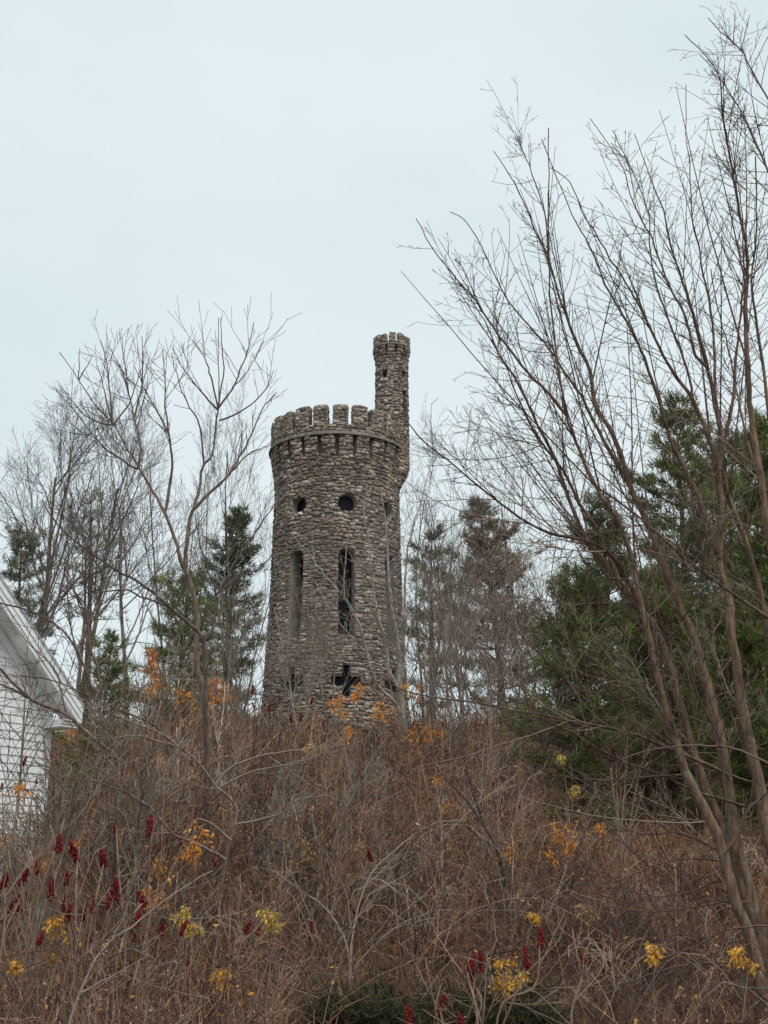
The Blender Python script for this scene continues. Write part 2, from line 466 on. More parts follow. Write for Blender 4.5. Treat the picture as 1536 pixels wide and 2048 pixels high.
def build_tower():
    g = np.random.default_rng(5)
    root = empty('stone_tower', (TX, TD, TZ0), 'tall round fieldstone tower with battlements and a slim lookout turret on its right side', 'tower')
    def cyl(th, r):        # theta 0 faces the camera, positive to the right
        return np.stack([r * np.sin(th), -r * np.cos(th)], -1)
    def fm(rf):
        def f(s, z, o):
            th = s / 3.0
            r = rf(z) + o
            xy = cyl(th, r)
            return np.concatenate([xy, (z - TZ0)[..., None]], -1)
        return f
    # openings, all round the shaft every 45 degrees
    th0 = 0.19
    thetas = [th0 + k * pi / 4 for k in range(-4, 4)]
    def zz(py, dth=0.0): return at(692, py, TD - 3.0)[2]
    slit = (zz(1268), zz(1094)); ov = (zz(1022), zz(986)); cr = (zz(1393), zz(1329)); crb = (zz(1374), zz(1352))
    def blocked(z):
        b = []
        for t in thetas:
            hw = 0
            if slit[0] < z < slit[1]:
                hw = 0.36 * (1 if z < slit[1] - 0.25 else sqrt(max(0.05, (slit[1] - z) / 0.25)))
            elif ov[0] < z < ov[1]:
                c, h = (ov[0] + ov[1]) / 2, (ov[1] - ov[0]) / 2
                hw = 0.37 * sqrt(max(0, 1 - ((z - c) / h) ** 2)) + 0.03
            elif cr[0] < z < cr[1]:
                hw = 0.66 if crb[0] < z < crb[1] else 0.17
            if hw:
                hs = hw * 3.0 / float(r_main(z))
                for k in (-1, 0, 1):
                    b.append(((t + 2 * pi * k) * 3.0 - hs, (t + 2 * pi * k) * 3.0 + hs))
        if Z_BAND - 1.0 < z < Z_BAND:
            hwid = 0.085 if z > Z_BAND - 0.8 else 0.05
            for k in range(24):
                t = (k * 15 + 1.7) * pi / 180 - pi
                b.append((t * 3 - hwid, t * 3 + hwid))
        return b
    A = Acc()
    lay(A, fm(r_main), -pi * 3, pi * 3, TZ0, Z_BAND - 0.02, blocked, g)
    # mortar core just behind the stones, open where the windows are
    nth = 288
    zs = np.arange(TZ0, Z_BAND + 0.001, 0.07)
    ths = np.linspace(-pi, pi, nth, endpoint=False)
    TH, ZZ = np.meshgrid(ths, zs)
    RR = r_main(ZZ) - 0.012
    for k in range(24):
        t = (k * 15 + 1.7) * pi / 180 - pi
        dd = np.abs((TH - t + pi) % (2 * pi) - pi)
        RR = np.where((dd < 0.034) & (ZZ > Z_BAND - 1.0), np.minimum(RR, 2.86), RR)
    V = np.concatenate([cyl(TH, RR), (ZZ - TZ0)[..., None]], -1).reshape(-1, 3)
    F = []
    for r in range(len(zs) - 1):
        zc = (zs[r] + zs[r + 1]) / 2
        bl = [q for q in blocked(zc)] if zc < Z_BAND - 1.05 else []
        for c in range(nth):
            s = (ths[c] + pi / nth) * 3
            if any(p - 0.005 < s < q + 0.005 for p, q in bl): continue
            cn = (c + 1) % nth
            F.append((r * nth + c, r * nth + cn, (r + 1) * nth + cn, (r + 1) * nth + c))
    A.add(V, F, (0.125, 0.10, 0.082), 1)
    A.build('wall', [M_stone, M_mortar], root)

    # windows: cement reveals 0.8 m deep, near-black plates paint the glazing and unlit inside
    def reveal(t, outline, zc, name, depth=0.8, scale_in=0.92, R=None):
        R = float(r_main(zc)) if R is None else R
        e = np.array([sin(t), -cos(t), 0]); s = np.array([cos(t), sin(t), 0]); up = np.array([0, 0, 1.0])
        o = np.array(outline); n = len(o)
        c0 = e * (R - 0.02) + up * (zc - TZ0)
        ring0 = []
        for a, b in o:
            rr = float(r_main(zc + b)) if True else R
            ring0.append(e * (sqrt(max(rr * rr - a * a, 0.01)) - 0.015) + s * a + up * (zc + b - TZ0))
        ring1 = [e * (R - depth) + s * a * scale_in + up * (zc + b * 0.985 - TZ0) for a, b in o]
        a_ = Acc(); f = [(i, (i + 1) % n, n + (i + 1) % n, n + i) for i in range(n)]
        a_.add(ring0 + ring1, f, (0.27, 0.25, 0.22))
        w_ = a_.build(name, M_smooth, root, smooth=False)
        b_ = Acc(); b_.add([p + e * 0.02 for p in ring1], [tuple(range(n))], (0.01, 0.01, 0.01))
        b_.build('dark_backing', M_dark, w_, smooth=False)
        return w_
    for t in thetas:
        zc = (slit[0] + slit[1]) / 2; h = (slit[1] - slit[0]) / 2
        reveal(t, [(-.36, -h), (.36, -h), (.36, -h * .4), (.36, h * .3), (.36, h - .25), (.25, h - .06), (0, h), (-.25, h - .06), (-.36, h - .25), (-.36, h * .3), (-.36, -h * .4)], zc, 'slit_window')
        zc = (ov[0] + ov[1]) / 2; h = (ov[1] - ov[0]) / 2
        reveal(t, [(.39 * cos(a), h * sin(a)) for a in np.arange(20) * pi / 10], zc, 'oval_window', 0.38)
        zc = (cr[0] + cr[1]) / 2; h = (cr[1] - cr[0]) / 2; q0, q1 = crb[0] - zc, crb[1] - zc
        reveal(t, [(-.17, -h), (.17, -h), (.17, q0), (.66, q0), (.66, q1), (.17, q1), (.17, h), (-.17, h), (-.17, q1), (-.66, q1), (-.66, q0), (-.17, q0)], zc, 'cross_loophole', 0.32, 0.95)

    # projecting band, parapet, and unseen roof deck added to keep the inside dark
    def ring(acc, r0, r1, za, zb, tint, mat=0, n=96, jit=0.0):
        th = np.linspace(-pi, pi, n, endpoint=False)
        V = []
        for r, z in ((r0, za), (r1, za), (r1, zb), (r0, zb)):
            rr = r + (g.normal(0, jit, n) if jit and r == r1 else 0)
            V.append(np.concatenate([cyl(th, rr), np.full((n, 1), z - TZ0)], 1))
        V = np.concatenate(V); i = np.arange(n); j = (i + 1) % n
        F = np.concatenate([np.stack([a * n + i, a * n + j, b * n + j, b * n + i], 1) for a, b in ((0, 1), (1, 2), (2, 3), (3, 0))])
        acc.add(V, F, tint, mat)
    B = Acc(); ring(B, 2.7, 3.225, Z_BAND, Z_BAND + 0.13, (0.23, 0.205, 0.18), jit=0.012, n=140)
    B.build('string_course', M_stone, root, smooth=False)
    ZP0, ZP1, ZM = Z_BAND + 0.13, 22.02, 22.99
    P = Acc(); ring(P, 2.66, R_PAR - 0.015, ZP0, ZP1, (0.125, 0.105, 0.088), 1)
    lay(P, fm(lambda z: np.full_like(z, R_PAR)), -pi * 3, pi * 3, ZP0, ZP1, None, g)
    P.build('parapet', [M_stone, M_mortar], root)
    D = Acc(); th = np.linspace(-pi, pi, 64, endpoint=False)
    D.add(np.concatenate([cyl(th, np.full(64, 2.75)), np.full((64, 1), ZP0 - 0.2 - TZ0)], 1), [tuple(range(64))], (0.2, 0.19, 0.18))
    D.build('roof', M_smooth, root, smooth=False)

    # merlons: solid rough blocks with stones on every side
    def merlon_mesh(R, thick, halfang, z0, z1, gg, stone=0.04, hh=(0.1, 0.18), ww=(0.16, 0.36)):
        a = Acc(); n = 7
        th = np.linspace(-halfang, halfang, n)
        top = lambda x: z1 - 0.05 * abs(x) ** 3
        V, F = [], []
        for i, t in enumerate(th):
            x = t / halfang
            for r, z in ((R - .015, z0), (R - .015, top(x) - 0.07), (R - 0.1, top(x)), (R - thick + 0.06, top(x)), (R - thick, top(x) - 0.05), (R - thick, z0)):
                V.append((r * sin(t), -r * cos(t), z - TZ0))
        for i in range(n - 1):
            for k in range(5): F.append((i * 6 + k, i * 6 + k + 1, (i + 1) * 6 + k + 1, (i + 1) * 6 + k))
        a.add(V, F, (0.2, 0.175, 0.15), 1)
        for i in (0, n - 1):
            a.add(V[i * 6:i * 6 + 6], [tuple(range(6))], (0.2, 0.175, 0.15), 1)
        def fout(s, z, o):
            t = s / R; r = R + o
            return np.stack([r * np.sin(t), -r * np.cos(t), z - TZ0], -1)
        lay(a, fout, -halfang * R, halfang * R, z0, z1 - 0.06, None, gg, hh, ww, stone)
        for sg in (-1, 1):
            def fs(s, z, o, sg=sg):
                t = sg * halfang
                x = s * sin(t) + sg * cos(t) * o; y = -s * cos(t) + sg * sin(t) * o
                return np.stack([x, y, z - TZ0], -1)
            lay(a, fs, R - thick, R, z0, z1 - 0.08, None, gg, hh, (0.14, 0.3), stone * 0.6)
        return a
    variants = [merlon_mesh(R_PAR, 0.42, 0.109, ZP1, ZM + q, np.random.default_rng(40 + i)) for i, q in enumerate((0, 0.03, -0.04, 0.02))]
    protos = [v.build('merlon', [M_stone, M_mortar], root) for v in variants]
    for k in range(21):
        o = protos[k] if k < 4 else protos[k % 4].copy()
        if k >= 4: COL.objects.link(o); o.parent = root
        o.rotation_euler = (0, 0, radians(4.4 + k * 360 / 21.0))

    # lookout turret
    tt = radians(80); rt = 2.60
    ax = np.array([rt * sin(tt), -rt * cos(tt)])
    inward = -ax / np.linalg.norm(ax)
    zt = [18.6, 19.2, 19.9, 20.4, 20.75, 21.3, 25.9, 26.2, 26.45, 26.68]
    rr = [0.30, 0.48, 0.66, 0.76, 0.80, 0.79, 0.745, 0.78, 0.845, 0.865]
    shv = [0.62, 0.5, 0.24, 0.05, 0, 0, 0, 0, 0, 0]
    T = Acc()
    ZB2 = 26.68
    def ft(s, z, o):
        th = s / 0.75; r = np.interp(z, zt, rr) + o; q = np.interp(z, zt, shv)
        return np.stack([ax[0] + inward[0] * q + r * np.sin(th), ax[1] + inward[1] * q - r * np.cos(th), z - TZ0], -1)
    holes = []
    za = at(766, 747, TD - 1.1)[2]
    for t, z0, z1, hw in ((radians(-27), za - .13, za + .13, .12), (radians(50), za - .15, za + .13, .12), (radians(52), at(805, 835, TD - 1)[2], at(805, 780, TD - 1)[2], .13), (radians(140), za - .13, za + .13, .12)):
        holes.append((t, z0, z1, hw))
    def bt(z):
        b = [(t * .75 - hw, t * .75 + hw) for t, z0, z1, hw in holes if z0 < z < z1]
        if ZB2 - 0.36 < z < ZB2:
            for k in range(12):
                t = radians(k * 30 + 13) - pi
                b.append((t * .75 - .035, t * .75 + .035))
        return b
    lay(T, ft, -pi * .75, pi * .75, zt[0], ZB2 - 0.01, bt, g, (0.09, 0.16), (0.13, 0.32), 0.04)
    n = 72; zz2 = np.arange(18.6, ZB2 + .001, 0.06); ths2 = np.linspace(-pi, pi, n, endpoint=False)
    t2, z2 = np.meshgrid(ths2, zz2)
    oo = np.full_like(t2, -0.012)
    for r_ in range(len(zz2)):
        for p, q in bt(zz2[r_]):
            m = (ths2 * .75 > p - .01) & (ths2 * .75 < q + .01)
            oo[r_, m] = -0.15 if zz2[r_] > 26 and zz2[r_] > ZB2 - .4 else -0.35
    V = ft(t2 * .75, z2, oo).reshape(-1, 3)
    i, j = np.meshgrid(np.arange(n), np.arange(len(zz2) - 1)); i, j = i.ravel(), j.ravel(); ip = (i + 1) % n
    T.add(V, np.stack([j * n + i, j * n + ip, (j + 1) * n + ip, (j + 1) * n + i], 1), (0.12, 0.1, 0.085), 1)
    tur = T.build('turret', [M_stone, M_mortar], root)
    # near-black plates paint the unlit inside of the little openings
    for t, z0, z1, hw in holes:
        e = np.array([sin(t), -cos(t), 0]); s = np.array([cos(t), sin(t), 0]); zc, h = (z0 + z1) / 2, (z1 - z0) / 2 + .02
        c = np.array([ax[0], ax[1], zc - TZ0]) + e * 0.60
        b_ = Acc(); b_.add([c + s * (hw + .02) * cos(a) + np.array([0, 0, h * sin(a)]) for a in np.arange(16) * pi / 8], [tuple(range(16))], (0.01, 0.01, 0.01))
        b_.build('window', M_dark, tur, smooth=False)
    B = Acc(); th = np.linspace(-pi, pi, 48, endpoint=False); V = []
    for r, z in ((0.5, ZB2), (0.905, ZB2), (0.90, ZB2 + .08), (0.5, ZB2 + .08)):
        V.append(np.stack([ax[0] + r * np.sin(th), ax[1] - r * np.cos(th), np.full(48, z - TZ0)], 1))
    V = np.concatenate(V); i = np.arange(48); j = (i + 1) % 48
    B.add(V, np.concatenate([np.stack([a * 48 + i, a * 48 + j, b * 48 + j, b * 48 + i], 1) for a, b in ((0, 1), (1, 2), (2, 3), (3, 0))]), (0.23, 0.2, 0.18))
    lay(B, lambda s, z, o: np.stack([ax[0] + (.86 + o) * np.sin(s / .86), ax[1] - (.86 + o) * np.cos(s / .86), z - TZ0], -1), -pi * .86, pi * .86, ZB2 + .08, ZB2 + .2, None, g, (.1, .13), (.14, .28), .03)
    ringv = []
    for r, z in ((0.55, ZB2 + .08), (0.845, ZB2 + .08), (0.845, ZB2 + .19), (0.55, ZB2 + .19)):
        ringv.append(np.stack([ax[0] + r * np.sin(th), ax[1] - r * np.cos(th), np.full(48, z - TZ0)], 1))
    B.add(np.concatenate(ringv), np.concatenate([np.stack([a * 48 + i, a * 48 + j, b * 48 + j, b * 48 + i], 1) for a, b in ((0, 1), (1, 2), (2, 3), (3, 0))]), (0.15, 0.13, 0.11))
    B.add([np.array([ax[0] + .8 * sin(a), ax[1] - .8 * cos(a), ZB2 + .02 - TZ0]) for a in th], [tuple(range(48))], (0.2, 0.18, 0.16))
    B.build('parapet', M_stone, tur)
    vs = [merlon_mesh(0.87, 0.22, 0.185, ZB2 + .19, 27.33 + q, np.random.default_rng(70 + i), 0.025, (0.09, 0.15), (0.1, 0.2)) for i, q in enumerate((0, .03, -.03))]
    ps = [v.build('merlon', [M_stone, M_mortar], tur) for v in vs]
    for k in range(12):
        o = ps[k] if k < 3 else ps[k % 3].copy()
        if k >= 3: COL.objects.link(o); o.parent = tur
        o.location = (ax[0], ax[1], 0)
        o.rotation_euler = (0, 0, radians(2 + k * 30))
build_tower()

# ------------------------------------------------------------------ white house at the left edge
def build_house():
    E = np.array(at(166, 1416, 27.0))
    u = np.array((-0.60, -0.80, 0)); nrm = np.array((0.80, -0.60, 0)); up = np.array((0, 0, 1.0))
    base = np.array((E[0], E[1], gz(E[0] - 2, E[1] - 2) - 0.6))
    root = empty('white_house', tuple(base), 'white clapboard house gable with stained soffit at the left edge of the hill', 'house')
    O = E - base
    W, slope = 7.4, tan(radians(44.5))
    def pt(s, n, z): return O + u * s + nrm * n + up * z
    ov, eo = 0.62, 0.34
    half = W / 2
    white = (0.86, 0.88, 0.87)
    # clapboards: each course a thin wedge, bottom edge proud
    A = Acc(); zb = -O[2]; ex = 0.16
    z = zb
    roofz = lambda s: slope * (half - abs(half - s)) - 0.30
    while z < roofz(half):
        z1 = z + ex
        # courses are cut by the rake
        smin = eo if z1 < roofz(eo) else half - (half - (max(z, 0) + 0.30) / slope) if False else (z1 + 0.30) / slope
        smin = max(eo, smin); smax = W - smin
        smin0 = max(eo, (z + 0.30) / slope); smax0 = W - smin0
        if smax > smin:
            a, b, c, d = pt(smin0, -ov + .026, z), pt(smax0, -ov + .026, z), pt(smax, -ov + .002, z1), pt(smin, -ov + .002, z1)
            A.quad(a, b, c, d, white)
            A.quad(pt(smin0, -ov - .01, z), pt(smax0, -ov - .01, z), b, a, white)
        z = z1
    # side and rear walls
    dep = 9.0
    for s in (eo, W - eo):
        A.quad(pt(s, -ov, zb), pt(s, -dep, zb), pt(s, -dep, roofz(eo)), pt(s, -ov, roofz(eo)), white)
    A.build('wall', M_paint, root, smooth=False)
    for s in (eo, W - eo):
        C = Acc()
        C.box(pt(s - .06, -ov - .06, zb), u * .12, nrm * .09, up * (roofz(eo) - zb - 0.02), (0.78, 0.8, 0.8))
        C.build('corner_board', M_paint, root, smooth=False)
    # roof slabs
    R = Acc(); RS = Acc(); FA = Acc(); TR = Acc()
    for sg in (0, 1):
        q = (lambda s: s) if sg == 0 else (lambda s: W - s)
        L = half
        def P(s, n, o): return pt(q(s), n, s * slope + o)
        a = [P(-0.03, 0.03, 0.0), P(L, 0.03, 0.0), P(L, -dep - .5, 0.0), P(-0.03, -dep - .5, 0.0)]
        b = [p + up * 0.09 for p in a]
        R.add(a + b, [(0, 1, 2, 3), (4, 5, 6, 7), (0, 1, 5, 4), (2, 3, 7, 6), (3, 0, 4, 7)], (0.34, 0.36, 0.37))
        # stained soffit under the rake overhang
        RS.quad(P(0.02, -0.05, -0.26), P(L, -0.05, -0.26), P(L, -ov + 0.003, -0.26), P(0.02, -ov + 0.003, -0.26), (0.84, 0.84, 0.83))
        # fascia in stepped bands, and a frieze board against the wall
        for n0, n1, o0, o1 in ((0.0, 0.022, -0.13, -0.003), (-0.03, 0.0, -0.26, -0.133), (-0.06, -0.03, -0.36, -0.262)):
            p = [P(0, n0, o0), P(L, n0, o0), P(L, n1, o0), P(0, n1, o0), P(0, n0, o1), P(L, n0, o1), P(L, n1, o1), P(0, n1, o1)]
            FA.add(p, [(0, 1, 2, 3), (4, 5, 6, 7), (3, 2, 6, 7), (0, 1, 5, 4), (0, 3, 7, 4), (1, 2, 6, 5)], white)
        p = [P(0.3, -ov + .02, -0.5), P(L, -ov + .02, -0.5), P(L, -ov + .05, -0.5), P(.3, -ov + .05, -0.5), P(0.3, -ov + .02, -0.27), P(L, -ov + .02, -0.27), P(L, -ov + .05, -0.27), P(.3, -ov + .05, -0.27)]
        TR.add(p, [(0, 1, 2, 3), (4, 5, 6, 7), (3, 2, 6, 7), (0, 3, 7, 4)], white)
        # boxed eave return
        s0 = q(0.0); us = u if sg == 0 else -u
        for k, (w0, d0, z0, z1) in enumerate(((0.50, 0.0, -0.31, -0.27), (0.48, -0.03, -0.36, -0.315), (0.46, -0.06, -0.42, -0.365))):
            TR.box(pt(s0, d0, z0) + us * (0.02 * k), us * w0, -nrm * (ov + d0 - .003), up * (z1 - z0), (0.8, 0.8, 0.8))
    R.build('roof', M_shingle, root, smooth=False)
    RS.build('soffit', M_soffit, root, smooth=False)
    FA.build('fascia', M_paint, root, smooth=False)
    TR.build('trim', M_paint, root, smooth=False)
build_house()

# ------------------------------------------------------------------ traced bare trees
def traced(name, label, cat, stems, d0, seed, base_col, twig_col, twig, group=None, dvar=0.12, base_xy=None, trunk_r=0.02):
    """stems: (photo polyline from base to tip, width at base in photo px, width at tip, depth drift)"""
    rng = random.Random(seed)
    p0 = at(*stems[0][0][0], d0)
    bx, by = (p0[0], p0[1]) if base_xy is None else base_xy
    base = (bx, by, gz(bx, by))
    root = empty(name, base, label, cat, group)
    TR, CR, LT = [], [], []
    O = twig
    O_shoots = twig.get('shoots', 0)
    ymax = max(st[0][0][1] for st in stems)
    for st in stems:
        pts, w0, w1 = st[0], st[1], st[2]
        dr = st[3] if len(st) > 3 else rng.uniform(-dvar, dvar)
        da = st[4] if len(st) > 4 else d0
        y0 = pts[0][1]; L = max(abs(pts[-1][1] - y0) + abs(pts[-1][0] - pts[0][0]), 1)
        wp = []
        for (x, y) in pts:
            f = (abs(y - y0) + abs(x - pts[0][0])) * mpp(1024, d0)
            wp.append(at(x, y, da + dr * f))
        if y0 > ymax - 70 and wp[0][2] > gz(wp[0][0], wp[0][1]) + 0.03:     # carry the stem down to the soil
            dz_ = wp[0][2] - gz(wp[0][0], wp[0][1])
            wp.insert(0, (wp[0][0] + 0.05 * dz_, wp[0][1], wp[0][2] - dz_ - 0.05))
        n = max(6, int(len(pts) * 3))
        q = catmull(wp, n)
        for i in range(1, n - 1):
            q[i] += np.array([rng.gauss(0, 1), rng.gauss(0, 1), rng.gauss(0, 1)]) * 0.004 * d0 / 13
        m = mpp(1024, d0) / 2
        r = [m * (w1 + (w0 - w1) * (1 - i / (n - 1)) ** 1.4) * (1 + 0.05 * rng.gauss(0, 1)) for i in range(n)]
        (TR if r[0] > trunk_r else CR).append((list(map(tuple, q)), r))
        if O_shoots and w1 < 2.6 and w0 > 4 and pts[0][1] - pts[-1][1] > 200:   # long straight leaders beside the traced one
            for k in range(O_shoots if w0 > 15 else 3):
                u = (0.35 + 0.5 * rng.random()) * (n - 1); j = min(int(u), n - 2)
                dd = unit(tuple(q[j + 1] - q[j])); nd = tilt(dd, rng.uniform(0.12, 0.36), rng.random() * 2 * pi)
                rem = np.linalg.norm(np.diff(q[j:], axis=0), axis=1).sum()
                sp, sr, _ = path(rng, tuple(q[j]), nd, rem * rng.uniform(0.45, 0.8), min(r[j] * 0.55, 0.012), 0.003, 9, 0.018, 0.012)
                CR.append((sp, sr))
                for i in range(1, 7):
                    for _k in range(rng.choice((0, 1, 1, 2))):
                        out = []
                        de = unit((sp[i][0] - sp[i-1][0], sp[i][1] - sp[i-1][1], sp[i][2] - sp[i-1][2]))
                        grow(rng, sp[i], tilt(de, rng.uniform(0.5, 1.05), rng.random() * 6.28), rng.uniform(0.2, 0.8) * (1.1 - i / 7.5), min(sr[i] * .6, 0.005), 0, twig, out)
                        CR += [(a_, b_) for a_, b_, _ in out]
        if O.get('sprouts') and w0 > 8 and pts[0][1] > 1150:      # long thin limbs low on the big stems
            for k in range(O['sprouts']):
                u = (0.14 + 0.42 * rng.random()) * (n - 1); j = min(int(u), n - 2)
                dd = unit(tuple(q[j + 1] - q[j])); nd = tilt(dd, rng.uniform(0.6, 1.35), rng.random() * 2 * pi)
                nd = unit((nd[0] - 0.25, nd[1], nd[2]))
                sp, sr, _ = path(rng, tuple(q[j]), nd, rng.uniform(0.8, 2.4), rng.uniform(0.005, 0.010), 0.003, 9, 0.06, 0.05)
                LT.append((sp, sr))
                for i in range(2, 9):
                    for _k in range(rng.randint(1, 2)):
                        out = []
                        de = unit((sp[i][0] - sp[i-1][0], sp[i][1] - sp[i-1][1], sp[i][2] - sp[i-1][2]))
                        grow(rng, sp[i], tilt(de, rng.uniform(0.4, 0.95), rng.random() * 6.28), rng.uniform(0.25, 0.9) * (1.15 - i / 10), min(sr[i] * .7, 0.005), 0, twig, out)
                        LT += [(a_, b_) for a_, b_, _ in out]
        seglen = np.linalg.norm(np.diff(q, axis=0), axis=1).sum()
        t0 = st[5] if len(st) > 5 else O['t0_']
        cnt = int(seglen * O['per_m'] * (1 - t0))
        for k in range(cnt):
            t = t0 + (0.88 - t0) * ((k + rng.random()) / max(cnt, 1)) ** 1.1
            u = t * (n - 1); j = min(int(u), n - 2)
            a, b = q[j], q[j + 1]; p = tuple(a + (b - a) * (u - j)); dd = unit(tuple(b - a))
            nd = tilt(dd, rng.uniform(*O['ang0']), rng.random() * 2 * pi)
            out = []
            LL = rng.uniform(*O['L0']) * (1.2 - O.get('cut', 0.6) * t) * (rng.random() ** 0.6 + 0.25)
            rb = min(r[j] * 0.55, O['r0'])
            grow(rng, p, nd, LL, max(O['tip'], rb), 0, O, out)
            CR += [(a_, b_) for a_, b_, _ in out]
    for nm, L, mt in (('trunk', TR, M_bark), ('crown', CR, M_twig)):
        if not L: continue
        a = Acc()
        a.lines(L, sides_of, bark_tint(rng, base_col, 0.14, twig_col, 0.03))
        if nm == 'crown' and LT:        # young limbs with paler bark
            a.lines(LT, sides_of, bark_tint(rng, (0.23, 0.175, 0.135), 0.35))
        shift(a, base)
        a.build(nm, mt, root)
    return root

